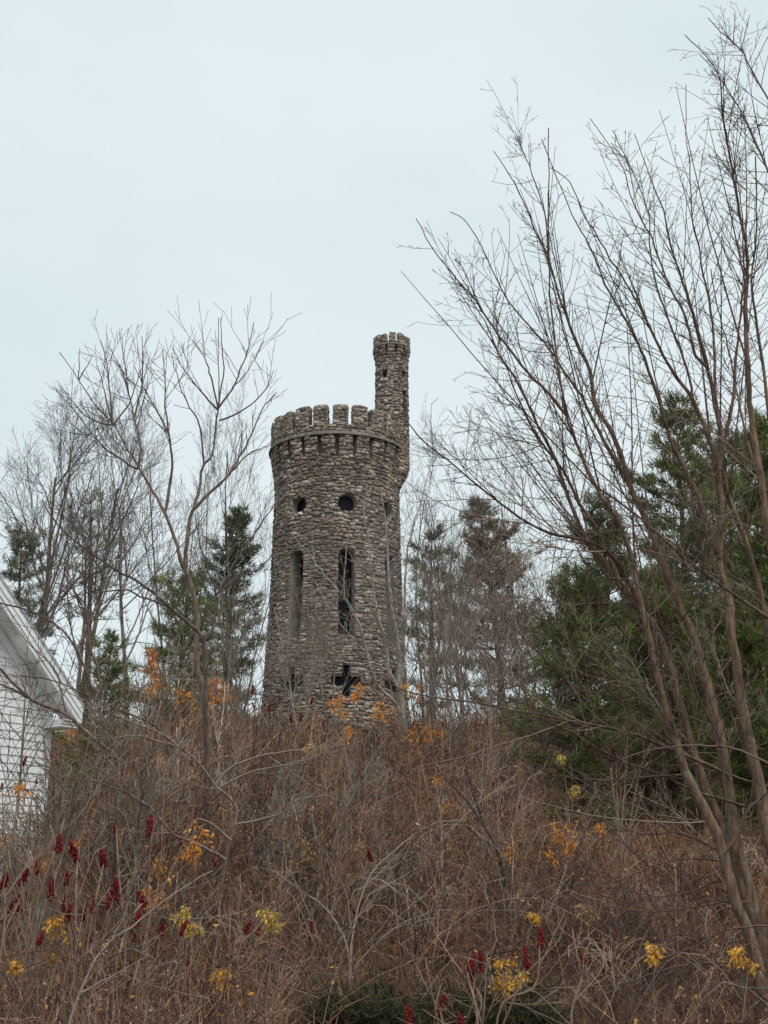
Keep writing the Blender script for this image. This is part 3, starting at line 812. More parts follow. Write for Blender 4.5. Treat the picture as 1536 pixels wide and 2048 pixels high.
TW_BIG = dict(k=[6, 4, 3], n=[3, 1], t0=[0.2, 0.3], ang=[(0.45, 0.95), (0.5, 0.9)], len=[(0.2, 0.42), (0.25, 0.5)], wob=[0.06, 0.06, 0.06], up=[0.045, 0.0, 0.0],
              rr=[0.7, 0.75], taper=0.45, tip=0.0022, t0_=0.30, per_m=7.0, ang0=(0.55, 1.15), L0=(0.4, 1.5), r0=0.0055, shoots=8, cut=1.0, sprouts=8)
big = [
    ([(1546, 2120), (1536, 2033), (1519, 1944), (1494, 1859), (1462, 1780), (1446, 1704), (1414, 1628), (1373, 1549), (1351, 1479), (1326, 1400), (1303, 1291), (1283, 1215), (1264, 1120), (1240, 1050), (1199, 988), (1167, 920), (1147, 871), (1133, 830), (1111, 695), (1098, 549), (1097, 400), (1097, 256)], 34, 2.0, -0.06, 13.0, 0.45),
    ([(1133, 830), (1090, 780), (1050, 739), (1001, 676), (969, 629), (952, 602), (910, 554), (867, 500), (832, 437)], 9, 1.8, -0.1, 12.6, 0.05),
    ([(1575, 2120), (1560, 2020), (1525, 1906), (1494, 1795), (1452, 1669), (1411, 1577), (1383, 1495), (1357, 1400), (1340, 1330), (1313, 1258), (1283, 1219), (1244, 1177), (1205, 1121), (1173, 1076), (1143, 1014), (1111, 920), (1069, 837), (1050, 793), (1023, 744), (1001, 715), (972, 646), (935, 590), (900, 540)], 34, 1.8, 0.05, 13.2, 0.5),
    ([(1244, 1177), (1196, 1060), (1166, 1020), (1130, 949), (1095, 900), (1074, 871), (1040, 805), (1011, 732), (976, 671), (930, 600), (885, 520)], 11, 1.6, 0.1, 13.5, 0.2),
    ([(1590, 2120), (1560, 2000), (1522, 1875), (1497, 1773), (1471, 1685), (1449, 1526), (1421, 1400), (1404, 1333), (1381, 1258), (1361, 1219), (1339, 1160), (1309, 1082), (1290, 1037), (1264, 981), (1227, 872), (1193, 815), (1178, 736), (1152, 684), (1131, 628), (1118, 593), (1097, 517), (1068, 455), (1049, 407), (1020, 350), (987, 302)], 36, 1.8, 0.0, 13.3, 0.5),
    ([(1097, 517), (1090, 430), (1065, 350), (1045, 300), (1030, 261)], 5, 1.6, 0.1, 13.3, 0.05),
    ([(1309, 1082), (1280, 1010), (1243, 945), (1211, 887), (1183, 835), (1165, 794), (1136, 755), (1111, 715), (1084, 681), (1037, 627), (1001, 576), (967, 500), (930, 440), (900, 424)], 12, 1.8, 0.12, 13.4, 0.1),
    ([(1610, 2120), (1580, 1900), (1560, 1760), (1531, 1637), (1516, 1558), (1497, 1479), (1481, 1400), (1472, 1323), (1462, 1258), (1459, 1199), (1440, 1128), (1443, 1030), (1436, 940), (1441, 867), (1430, 801), (1415, 736), (1399, 677), (1383, 619), (1362, 554), (1342, 495), (1329, 427), (1308, 375), (1292, 333), (1269, 268)], 38, 1.8, 0.03, 13.1, 0.5),
    ([(1440, 1120), (1430, 1095), (1423, 1063), (1397, 994), (1373, 945), (1344, 887), (1331, 846), (1310, 778), (1292, 726), (1277, 690), (1251, 640), (1222, 591), (1201, 546), (1183, 497), (1154, 450), (1125, 385), (1083, 278)], 16, 1.8, -0.1, 13.0, 0.2),
    ([(1415, 736), (1391, 710), (1381, 671), (1370, 632), (1344, 583), (1326, 538), (1303, 476), (1292, 455), (1264, 401), (1248, 338), (1217, 289), (1180, 237)], 9, 1.7, 0.15, 13.2, 0.15),
    ([(1440, 965), (1425, 900), (1412, 864), (1386, 799), (1357, 760), (1329, 716), (1303, 664), (1282, 617), (1261, 580), (1227, 528), (1193, 471), (1165, 425), (1140, 365), (1100, 335)], 13, 1.7, -0.15, 13.1, 0.15),
    ([(1386, 799), (1381, 762), (1365, 710), (1344, 658), (1329, 619), (1310, 559), (1300, 497), (1297, 427), (1261, 333), (1243, 299), (1225, 260)], 7, 1.6, -0.1, 12.6, 0.1),
    ([(1620, 2100), (1600, 1700), (1570, 1300), (1536, 1063), (1527, 981), (1511, 893), (1501, 815), (1495, 736), (1493, 671), (1490, 617), (1495, 555), (1495, 515), (1490, 480), (1472, 391), (1462, 331), (1448, 247), (1443, 216), (1438, 151), (1405, 105), (1370, 70)], 22, 1.9, -0.08, 12.8, 0.5),
    ([(1440, 940), (1446, 893), (1464, 815), (1469, 762), (1475, 684), (1482, 619), (1488, 560), (1485, 450), (1478, 380), (1462, 300), (1440, 220)], 11, 1.6, 0.1, 13.0, 0.2),
    ([(1545, 1100), (1525, 990), (1514, 945), (1493, 877), (1477, 801), (1469, 757), (1454, 684), (1435, 619), (1422, 538)], 10, 2.5, 0.15, 13.6, 0.3),
    ([(1441, 867), (1432, 800), (1430, 762), (1428, 684), (1419, 601), (1407, 554), (1396, 489), (1383, 427), (1381, 338), (1373, 273), (1372, 169)], 10, 1.7, -0.05, 13.0, 0.2),
    ([(1560, 1000), (1540, 850), (1527, 736), (1511, 632), (1503, 554), (1511, 489), (1513, 400), (1511, 313)], 11, 3, 0.1, 12.6, 0.2),
    ([(1600, 700), (1560, 420), (1536, 341), (1500, 263), (1485, 229), (1438, 151), (1400, 110)], 8, 1.8, 0.1, 12.9, 0.1),
    ([(1610, 420), (1570, 280), (1536, 198), (1495, 125), (1482, 99), (1443, 65), (1416, 36)], 7, 1.8, 0.05, 12.7, 0.1),
    ([(1482, 99), (1492, 65), (1500, 30)], 3, 1.6, 0.05, 12.7, 0.3),
    ([(1590, 1700), (1560, 1400), (1536, 1258), (1521, 1193), (1505, 1128), (1485, 1063), (1459, 998), (1445, 940)], 22, 10, 0.0, 13.4, 0.6),
    ([(1590, 1275), (1536, 1235), (1459, 1183), (1394, 1134), (1322, 1073), (1264, 1024), (1210, 985), (1182, 965)], 9, 3.5, -0.12, 13.0, 0.1),
    ([(1283, 1215), (1250, 1150), (1218, 1108), (1173, 1082), (1101, 1066), (1036, 1033), (976, 988), (903, 927), (850, 885), (810, 838)], 13, 2.2, -0.2, 13.0, 0.25),
    ([(1460, 1560), (1437, 1539), (1339, 1498), (1282, 1473), (1199, 1451), (1100, 1434), (943, 1404), (855, 1393), (796, 1375), (752, 1346)], 11, 2.0, -0.2, 13.2, 0.2),
    ([(1490, 1612), (1446, 1599), (1376, 1577), (1313, 1545), (1231, 1517), (1136, 1460), (1060, 1430), (980, 1412)], 9, 2.2, -0.2, 13.2, 0.2),
    ([(1373, 1549), (1278, 1555), (1215, 1561), (1136, 1555), (1090, 1535), (1043, 1515)], 6, 2, -0.2, 13.0, 0.15),
    ([(1446, 1707), (1405, 1685), (1351, 1663), (1307, 1669), (1263, 1663), (1199, 1637), (1136, 1593), (1090, 1560)], 6, 1.8, -0.25, 13.0, 0.15),
    ([(1446, 1724), (1373, 1716), (1310, 1729), (1231, 1761), (1136, 1770), (1080, 1768)], 6, 1.8, -0.25, 13.0, 0.15),
    ([(1462, 1764), (1421, 1767), (1373, 1786), (1313, 1792), (1256, 1777), (1206, 1739), (1180, 1700)], 5, 1.6, -0.25, 13.0, 0.2),
    ([(1500, 1805), (1437, 1805), (1373, 1818), (1288, 1824), (1212, 1811), (1136, 1786), (1090, 1760)], 5.5, 1.6, -0.25, 13.0, 0.2),
    ([(1590, 1858), (1536, 1853), (1500, 1853), (1446, 1862), (1405, 1887), (1358, 1906), (1313, 1919), (1280, 1905)], 6, 2.2, -0.2, 12.2, 0.3),
    ([(1500, 1930), (1468, 1925), (1389, 1928), (1326, 1941), (1231, 1970), (1118, 1977), (1000, 1981), (943, 1981)], 6, 2, -0.2, 12.5, 0.2),
    ([(1600, 1560), (1536, 1527), (1468, 1498), (1408, 1492), (1358, 1492), (1294, 1501), (1244, 1520)], 6.5, 3, -0.2, 12.0, 0.3),
    ([(1446, 1710), (1471, 1678), (1494, 1622), (1536, 1587), (1590, 1560)], 7, 4, -0.2, 12.6, 0.3),
    ([(1452, 1600), (1448, 1558), (1440, 1479), (1410, 1421), (1361, 1310), (1319, 1232), (1290, 1160)], 7, 2, -0.2, 12.5, 0.3),
    ([(1303, 1310), (1340, 1270), (1394, 1190), (1411, 1082), (1404, 1030)], 5, 2.2, -0.3, 12.8, 0.3),
    ([(1300, 1340), (1260, 1280), (1210, 1225), (1185, 1190), (1172, 1125), (1150, 1090)], 5, 2, -0.2, 13.0, 0.2),
    ([(1314, 1360), (1260, 1370), (1170, 1385), (1100, 1330), (1045, 1275), (1010, 1240)], 5, 1.6, -0.2, 13.0, 0.2),
    ([(1330, 1440), (1240, 1400), (1180, 1340), (1120, 1265), (1060, 1215)], 5, 1.6, -0.15, 13.0, 0.2),
    ([(1372, 1075), (1380, 1050), (1388, 1010), (1375, 960)], 6, 3, 0.1, 13.2, 0.3),
]
big = [(b[0], b[1] * 0.82, b[2]) + tuple(b[3:]) for b in big]
traced('bare_tree', 'large many-stemmed bare tree with brown trunks fanning up over the right side', 'tree', big, 13.1, 11, (0.185, 0.124, 0.086), (0.088, 0.054, 0.048), TW_BIG, base_xy=(3.95, 13.1))

# staghorn sumac left of the tower: thick forked shoots, no fine twigs
TW_SUM = dict(k=[5, 4], n=[2], t0=[0.35], ang=[(0.35, 0.7)], len=[(0.4, 0.7)], wob=[0.05, 0.06], up=[0.08, 0.06], rr=[0.75], taper=0.5, tip=0.0038, cut=0.8,
              t0_=0.35, per_m=6.5, ang0=(0.4, 0.95), L0=(0.5, 1.5), r0=0.011)
sumac = [
    ([(420, 1640), (418, 1500), (410, 1406), (403, 1372), (393, 1321), (394, 1220), (376, 1152), (359, 1112), (353, 1089), (330, 1027), (301, 975), (278, 936), (255, 897), (226, 848), (190, 809), (158, 760), (119, 705)], 17, 1.5, 0.0, 22.0, 0.75),
    ([(370, 1135), (372, 1102), (382, 1030), (395, 994), (408, 929), (425, 910), (434, 832), (437, 816), (437, 730), (437, 635)], 10, 1.5, 0.05, 22.0, 0.9),
    ([(437, 816), (467, 773), (486, 727), (498, 690), (508, 643)], 5, 1.5, 0.1, 22.3, 0.3),
    ([(437, 818), (421, 750), (412, 724), (400, 700), (385, 679)], 4.5, 1.5, -0.1, 22.2, 0.5),
    ([(436, 820), (402, 783), (369, 740), (346, 698)], 4.5, 1.5, 0.1, 22.2, 0.3),
    ([(437, 815), (447, 740), (443, 680), (442, 634)], 4, 1.4, -0.1, 22.2, 0.9),
    ([(439, 841), (483, 822), (526, 786), (540, 760), (548, 740)], 4.5, 1.5, 0.15, 22.3, 0.4),
    ([(465, 775), (480, 760), (500, 735), (528, 680)], 3.5, 1.4, 0.1, 22.3, 0.5),
    ([(408, 929), (398, 848), (372, 800), (350, 740), (344, 705)], 4.5, 1.4, -0.1, 22.0, 0.4),
    ([(386, 1020), (420, 985), (454, 952), (478, 915), (499, 880), (522, 822), (538, 802), (551, 790)], 8, 1.5, 0.1, 22.2, 0.3),
    ([(454, 952), (480, 925), (506, 903), (535, 893)], 4.5, 1.5, 0.0, 22.4, 0.4),
    ([(226, 848), (219, 776), (216, 737), (201, 680)], 4.5, 1.5, 0.1, 22.0, 0.3),
    ([(224, 848), (213, 800), (205, 766), (195, 731)], 4, 1.5, -0.1, 22.0, 0.5),
    ([(228, 848), (255, 812), (271, 773), (280, 740)], 4, 1.5, 0.0, 22.0, 0.5),
    ([(226, 850), (197, 845), (167, 828), (140, 795), (118, 770)], 4, 1.5, -0.1, 22.0, 0.5),
    ([(278, 936), (262, 932), (200, 887), (158, 832), (112, 780)], 6, 1.5, -0.1, 22.0, 0.3),
    ([(278, 933), (281, 897), (268, 835), (258, 789), (242, 737), (216, 692)], 6, 1.5, 0.1, 22.0, 0.3),
    ([(268, 835), (284, 763), (284, 672)], 4.5, 1.5, 0.1, 22.1, 0.3),
    ([(258, 789), (250, 730), (244, 674)], 3.5, 1.5, 0.1, 22.1, 0.4),
    ([(330, 1027), (343, 945), (340, 880), (317, 828), (288, 776), (270, 735)], 7, 1.5, 0.1, 22.0, 0.3),
    ([(340, 880), (330, 800), (330, 757), (325, 698)], 4.5, 1.5, 0.0, 22.0, 0.3),
    ([(158, 760), (158, 720), (160, 696)], 3, 1.4, 0.1, 22.0, 0.8),
    ([(158, 760), (175, 730), (187, 708)], 3, 1.4, 0.1, 22.0, 0.8),
]
traced('bare_sumac', 'tall bare antler-branched shrub with a brown trunk left of the tower', 'tree', sumac, 22.0, 21, (0.16, 0.115, 0.088), (0.105, 0.068, 0.066), TW_SUM)
dark = [
    ([(414, 1600), (414, 1480), (411, 1372), (408, 1281), (375, 1245), (338, 1213), (300, 1178), (254, 1152), (210, 1125), (169, 1098), (112, 1044), (85, 1000)], 13, 2.5, -0.1, 19.5, 0.45),
    ([(408, 1281), (423, 1264), (433, 1190), (415, 1140), (399, 1085), (390, 1030)], 7, 2.2, 0.0, 19.5, 0.3),
    ([(433, 1190), (474, 1118), (520, 1051), (548, 1010)], 5, 2, 0.1, 19.5, 0.3),
    ([(433, 1190), (470, 1160), (520, 1135), (560, 1090)], 4, 2, 0.1, 19.5, 0.3),
    ([(338, 1213), (275, 1190), (255, 1180), (200, 1183), (152, 1190), (110, 1205)], 4.5, 2, -0.1, 19.5, 0.3),
    ([(254, 1152), (247, 1090), (240, 1040)], 4, 2, 0.1, 19.5, 0.3),
]
TW_THIN = dict(TW_BIG, shoots=0, sprouts=0, cut=0.7, per_m=2.6, L0=(0.3, 1.1), r0=0.006, n=[3, 2], tip=0.003)
traced('bare_shrub', 'slim dark forked shrub standing close against the antler-branched trunk', 'shrub', dark, 19.5, 23, (0.12, 0.085, 0.07), (0.085, 0.062, 0.060), TW_THIN)
house_front = [
    ([(234, 1700), (232, 1620), (235, 1520), (203, 1490), (162, 1454), (132, 1427), (58, 1396), (0, 1338), (-60, 1290)], 13, 5, -0.1, 17.0, 0.3),
    ([(58, 1396), (28, 1380), (0, 1368), (-50, 1358)], 6, 3, -0.1, 17.0, 0.2),
    ([(132, 1427), (110, 1340), (60, 1290), (30, 1250)], 4, 2, 0.1, 17.0, 0.2),
    ([(237, 1540), (190, 1395), (150, 1290), (90, 1235), (0, 1205), (-60, 1190)], 7, 2.5, -0.1, 17.2, 0.3),
    ([(162, 1300), (175, 1240), (150, 1186), (125, 1110)], 4, 2, 0.1, 17.2, 0.2),
    ([(205, 1400), (195, 1330), (180, 1290), (172, 1215), (148, 1180), (100, 1110)], 6, 2, 0.0, 17.2, 0.2),
    ([(195, 1330), (235, 1300), (270, 1285), (310, 1290)], 4, 2, 0.0, 17.2, 0.2),
    ([(340, 1480), (300, 1445), (205, 1405), (120, 1365), (40, 1350)], 6, 2, -0.2, 17.0, 0.2),
]
traced('bare_shrub', 'reddish bare shrub whose leaning limbs cross in front of the white house', 'shrub', house_front, 17.0, 25, (0.17, 0.115, 0.095), (0.105, 0.066, 0.062), dict(TW_THIN, per_m=5.5))
arch = [
    ([(132, 2080), (165, 1975), (190, 1920), (225, 1880), (270, 1850), (330, 1800), (390, 1760), (425, 1742)], 8, 2.5, 0.1, 9.6, 0.3),
    ([(163, 1985), (200, 1965), (240, 1945), (290, 1915)], 5, 2, 0.1, 9.6, 0.3),
    ([(225, 1880), (232, 1860), (245, 1842), (258, 1806), (272, 1812)], 3.5, 1.8, 0.1, 9.6, 0.3)]
traced('bare_shrub', 'shrub with one long pale arching stem in the lower left brush', 'shrub', arch, 9.6, 28, (0.32, 0.27, 0.235), (0.20, 0.155, 0.125), dict(TW_THIN, per_m=3.0))
spread_ = [
    ([(440, 1830), (445, 1760), (455, 1700), (472, 1650), (470, 1610), (432, 1570), (390, 1520), (360, 1495), (320, 1465), (250, 1440), (190, 1410), (120, 1375)], 10, 2.2, -0.05, 15.5, 0.3),
    ([(432, 1570), (450, 1545), (480, 1525), (540, 1508), (600, 1500), (690, 1490)], 6, 2, 0.1, 15.5, 0.2),
    ([(440, 1575), (500, 1545), (570, 1530), (640, 1510), (700, 1470)], 5, 2, 0.0, 15.3, 0.2),
    ([(470, 1650), (520, 1640), (565, 1625), (600, 1600), (660, 1590)], 5, 2, -0.1, 15.4, 0.2),
    ([(462, 1680), (420, 1645), (390, 1640), (370, 1675), (345, 1690)], 5, 2, -0.1, 15.2, 0.2),
    ([(360, 1495), (280, 1472), (220, 1475), (165, 1478)], 4, 2, -0.1, 15.3, 0.2),
    ([(452, 1720), (400, 1690), (350, 1670), (300, 1615), (240, 1575), (200, 1540), (120, 1510)], 7, 2, -0.1, 15.0, 0.2),
    ([(300, 1615), (220, 1570), (160, 1560), (90, 1545)], 4, 2, -0.1, 15.0, 0.2)]
traced('bare_shrub', 'wide spreading bare shrub with a dark crooked stem in the left of the brush', 'shrub', spread_, 15.5, 29, (0.17, 0.125, 0.10), (0.24, 0.19, 0.155), dict(TW_THIN, per_m=3.4))
mid_ = [
    ([(700, 1960), (690, 1880), (645, 1810), (600, 1780), (550, 1745), (520, 1735)], 7, 2, 0.1, 13.5, 0.2),
    ([(700, 1960), (705, 1870), (735, 1760), (790, 1700), (860, 1650), (930, 1640)], 7, 2, 0.1, 13.5, 0.2),
    ([(700, 1960), (740, 1900), (800, 1850), (880, 1820), (960, 1830)], 6, 2, 0.0, 13.4, 0.2),
    ([(705, 1870), (690, 1780), (640, 1690), (600, 1660)], 5, 2, 0.0, 13.6, 0.2),
    ([(700, 1960), (650, 1950), (590, 1930), (520, 1940)], 5, 2, 0.0, 13.3, 0.2)]
traced('bare_shrub', 'tangled greyish bare shrub at the centre of the brush near the bottom', 'shrub', mid_, 12.0, 30, (0.30, 0.25, 0.21), (0.22, 0.17, 0.14), dict(TW_THIN, per_m=4.0))
dk = [
    ([(1012, 1760), (990, 1690), (958, 1620), (940, 1560), (924, 1500), (920, 1465), (928, 1440)], 8, 3, 0.0, 17.5, 0.4),
    ([(985, 1680), (940, 1610), (890, 1555), (850, 1505), (818, 1465)], 5, 2.5, 0.0, 17.5, 0.3),
    ([(940, 1560), (930, 1520), (936, 1480), (932, 1450)], 4, 2, 0.0, 17.5, 0.4)]
traced('bare_shrub', 'dark nearly twigless upright shrub on the slope right of the tower foot', 'shrub', dk, 17.5, 33, (0.085, 0.062, 0.052), (0.10, 0.072, 0.06), dict(TW_THIN, per_m=2.0))
grey = [
    ([(815, 1560), (808, 1466), (799, 1372), (799, 1320), (788, 1240), (779, 1167), (775, 1100), (770, 1030), (762, 980)], 15.8, 2.0, 0.0, 45.0, 0.4),
    ([(800, 1385), (779, 1343), (773, 1299), (758, 1240), (744, 1167), (741, 1094), (728, 1030), (735, 970)], 9.4, 2.0, -0.1, 45.0, 0.25),
    ([(806, 1440), (791, 1407), (753, 1366), (735, 1308), (720, 1255), (706, 1220), (688, 1188), (690, 1120), (700, 1050)], 7.9, 2.0, -0.2, 45.0, 0.2),
    ([(801, 1360), (808, 1314), (810, 1167), (814, 1109), (830, 1040), (850, 980)], 7.2, 2.0, 0.1, 45.0, 0.25),
    ([(808, 1320), (830, 1225), (862, 1180), (890, 1130), (925, 1050)], 3.6, 2.0, 0.1, 45.0, 0.2),
    ([(720, 1255), (690, 1200), (650, 1150), (620, 1110), (605, 1090)], 2.9, 1.8, 0.1, 44.5, 0.2),
    ([(735, 1308), (700, 1270), (660, 1220), (630, 1160)], 2.9, 1.8, 0.1, 44.5, 0.2),
]
TW_FAR = dict(TW_BIG, shoots=0, sprouts=0, cut=0.7, per_m=2.6, L0=(0.6, 2.0), r0=0.014, tip=0.006, n=[4, 2])
traced('bare_tree', 'grey lichen-spotted bare tree with three leaning limbs in front of the tower shaft', 'tree', grey, 45.0, 27, (0.30, 0.275, 0.24), (0.25, 0.215, 0.19), dict(TW_FAR, per_m=4.5))

# ------------------------------------------------------------------ grown bare trees
BARE = dict(k=[8, 7, 5, 4, 3], n=[9, 7, 5, 3], t0=[0.28, 0.22, 0.2, 0.2], ang=[(0.35, 0.75), (0.35, 0.75), (0.4, 0.85), (0.4, 0.9)],
            len=[(0.45, 0.68), (0.4, 0.62), (0.38, 0.6), (0.35, 0.6)], wob=[0.05, 0.09, 0.11, 0.13, 0.15], up=[0.05, 0.07, 0.06, 0.05, 0.03], rr=[0.5, 0.55, 0.65, 0.75], taper=0.35, tip=0.007)
def grown(name, label, px, d, top, seed, col=(0.16, 0.125, 0.105), tw=(0.11, 0.085, 0.083), O=BARE, lean=(0, 0), r0=0.13, stems=1, spread=0.25, group=None, cat='tree', hfac=1.0):
    rng = random.Random(seed)
    x = at(px, 1400, d)[0]
    base = (x, d, gz(x, d) - 0.05)
    H = (at(px, top, d)[2] - base[2]) * hfac
    root = empty(name, base, label, cat, group)
    T, C = [], []
    for s in range(stems):
        a = rng.random() * 6.28
        d0 = unit((lean[0] + (spread * cos(a) if stems > 1 else 0), lean[1] + (spread * sin(a) if stems > 1 else 0), 1))
        out = []
        o = rng.uniform(0, 0.12)
        grow(rng, (base[0] + o * cos(a), base[1] + o * sin(a), base[2]), d0, H * (0.86 if s == 0 else rng.uniform(0.6, 0.85)), r0 * (1 if s == 0 else rng.uniform(0.6, 0.95)), 0, O, out)
        for p, r, l in out: (T if l == 0 else C).append((p, r))
    for nm, L, mt in (('trunk', T, M_bark), ('crown', C, M_twig)):
        if not L: continue
        a = Acc(); a.lines(L, sides_of, bark_tint(rng, col, 0.18, tw, 0.03)); shift(a, base); a.build(nm, mt, root)
    return root
BARE_D = dict(BARE, n=[10, 8, 6, 3], tip=0.0055)
G1 = 'bare trees on the hilltop behind the tower'
grown('bare_tree', 'twiggy bare tree at the left edge, its crown rounding up over the house roof', 45, 62, 850, 31, tw=(0.15, 0.12, 0.115), O=BARE_D, r0=0.17, stems=2, spread=0.12, group=G1)
grown('bare_tree', 'twiggy bare tree between the left edge and the antler-branched shrub', 150, 64, 870, 32, tw=(0.15, 0.12, 0.115), O=BARE_D, r0=0.15, stems=2, spread=0.14, group=G1)
grown('bare_tree', 'thin trunked bare tree showing behind the lower crown of the antler-branched shrub', 258, 55, 930, 33, r0=0.11, col=(0.2, 0.165, 0.14), group=G1, hfac=0.95)
BR_UP = dict(BARE, n=[7, 6, 4, 3], tip=0.0055, ang=[(0.2, 0.45), (0.25, 0.5), (0.3, 0.6), (0.35, 0.7)], up=[0.05, 0.12, 0.1, 0.08, 0.05])
grown('bare_tree', 'upswept bare tree behind the antler-branched shrub, farther from the tower than its neighbour', 345, 66, 860, 34, O=BR_UP, stems=3, spread=0.18, r0=0.07, group=G1)
grown('bare_tree', 'upswept bare tree rising just left of the tower wall', 480, 66, 850, 35, O=BR_UP, stems=2, spread=0.2, r0=0.07, group=G1)
grown('bare_tree', 'fine-twigged bare tree rising just right of the tower wall', 846, 70, 900, 36, O=BR_UP, stems=2, spread=0.16, r0=0.07, group=G1)
grown('bare_tree', 'bare tree standing between the thin layered pine and the brownish pine', 930, 62, 1060, 37, O=BR_UP, stems=2, spread=0.12, r0=0.07, group=G1)
grown('bare_tree', 'fine-twigged bare tree behind the brownish pine, reaching above its top', 1060, 74, 940, 38, O=BR_UP, stems=2, spread=0.15, r0=0.07, group=G1)
SAP = dict(BARE, n=[8, 5, 3], k=[7, 5, 4, 3], tip=0.005)
G2 = 'slender bare saplings on the slope below the tower'
for (px, d, top, sd, lb, st) in (
        (600, 50, 1140, 41, 'slender bare sapling spreading grey twigs across the left slit window of the tower', 3),
        (668, 46, 1180, 42, 'slender bare sapling in front of the middle slit window of the tower', 2),
        (545, 44, 1190, 43, 'slender bare sapling against the lower left edge of the tower', 2),
        (905, 40, 1120, 44, 'slender bare sapling right of the grey lichen-spotted tree', 3),
        (985, 34, 1180, 45, 'slender bare sapling in front of the brownish pine', 3),
        (1050, 28, 1230, 46, 'slender bare sapling before the left flank of the dense green evergreen', 2),
        (835, 47, 1120, 52, 'slender bare sapling hugging the grey lichen-spotted tree on its right', 3),
        (945, 44, 1090, 53, 'slender bare sapling between the thin layered pine and the brownish pine', 3),
        (1015, 41, 1130, 54, 'slender bare sapling crossing the middle of the brownish pine', 3),
        (1080, 38, 1140, 55, 'slender bare sapling filling the gap between the brownish pine and the dark evergreens', 3),
        (880, 34, 1230, 56, 'low bare sapling at the top of the brush right of the tower foot', 3),
        (240, 33, 1190, 57, 'slender bare sapling between the house eave and the antler-branched trunk', 3),
        (520, 33, 1150, 58, 'slender bare sapling leaning over the sky gap left of the tower', 3),
        (25, 19, 1225, 59, 'slender bare sapling veiling the white siding at the far left', 2),
        (480, 38, 1210, 47, 'slender bare sapling between the antler-branched shrub and the tower foot', 2),
        (600, 17, 1450, 49, 'bushy bare sapling in the middle of the brush below the tower', 3),
        (300, 16, 1420, 50, 'bushy bare sapling in the brush below the antler-branched trunk', 3),
        (70, 14.5, 1520, 51, 'bushy bare sapling in the brush at the left edge below the house', 3)):
    grown('bare_sapling', lb, px, d, top, sd, O=SAP, stems=st, spread=0.28, r0=0.022 + 0.0006 * d, col=(0.24, 0.2, 0.165), tw=(0.2, 0.155, 0.125), cat='sapling', group=G2)

# ------------------------------------------------------------------ pines
def needle_tufts(acc, g, C, D, ln, per, tints, wid=0.06, spread=1.0):
    N = len(C)
    C = np.repeat(np.asarray(C), per, 0); D = np.repeat(np.asarray(D), per, 0)
    n = len(C)
    d = D * 0.8 + g.normal(0, spread, (n, 3)) * 0.75; d[:, 2] += 0.15
    d /= np.linalg.norm(d, axis=1, keepdims=True) + 1e-9
    L = (ln * g.uniform(0.6, 1.25, n))[:, None]
    sd = np.cross(d, g.normal(0, 1, (n, 3))); sd /= np.linalg.norm(sd, axis=1, keepdims=True) + 1e-9
    C = C + g.normal(0, ln * 0.18, (n, 3))
    v = np.stack([C - sd * L * wid, C + sd * L * wid, C + d * L], 1)
    T = np.array(tints)[g.integers(0, len(tints), N)] * g.uniform(0.65, 1.35, (N, 1))
    acc.add(v.reshape(-1, 3), np.arange(n * 3).reshape(-1, 3), np.repeat(np.repeat(T, per, 0), 3, 0), 1)

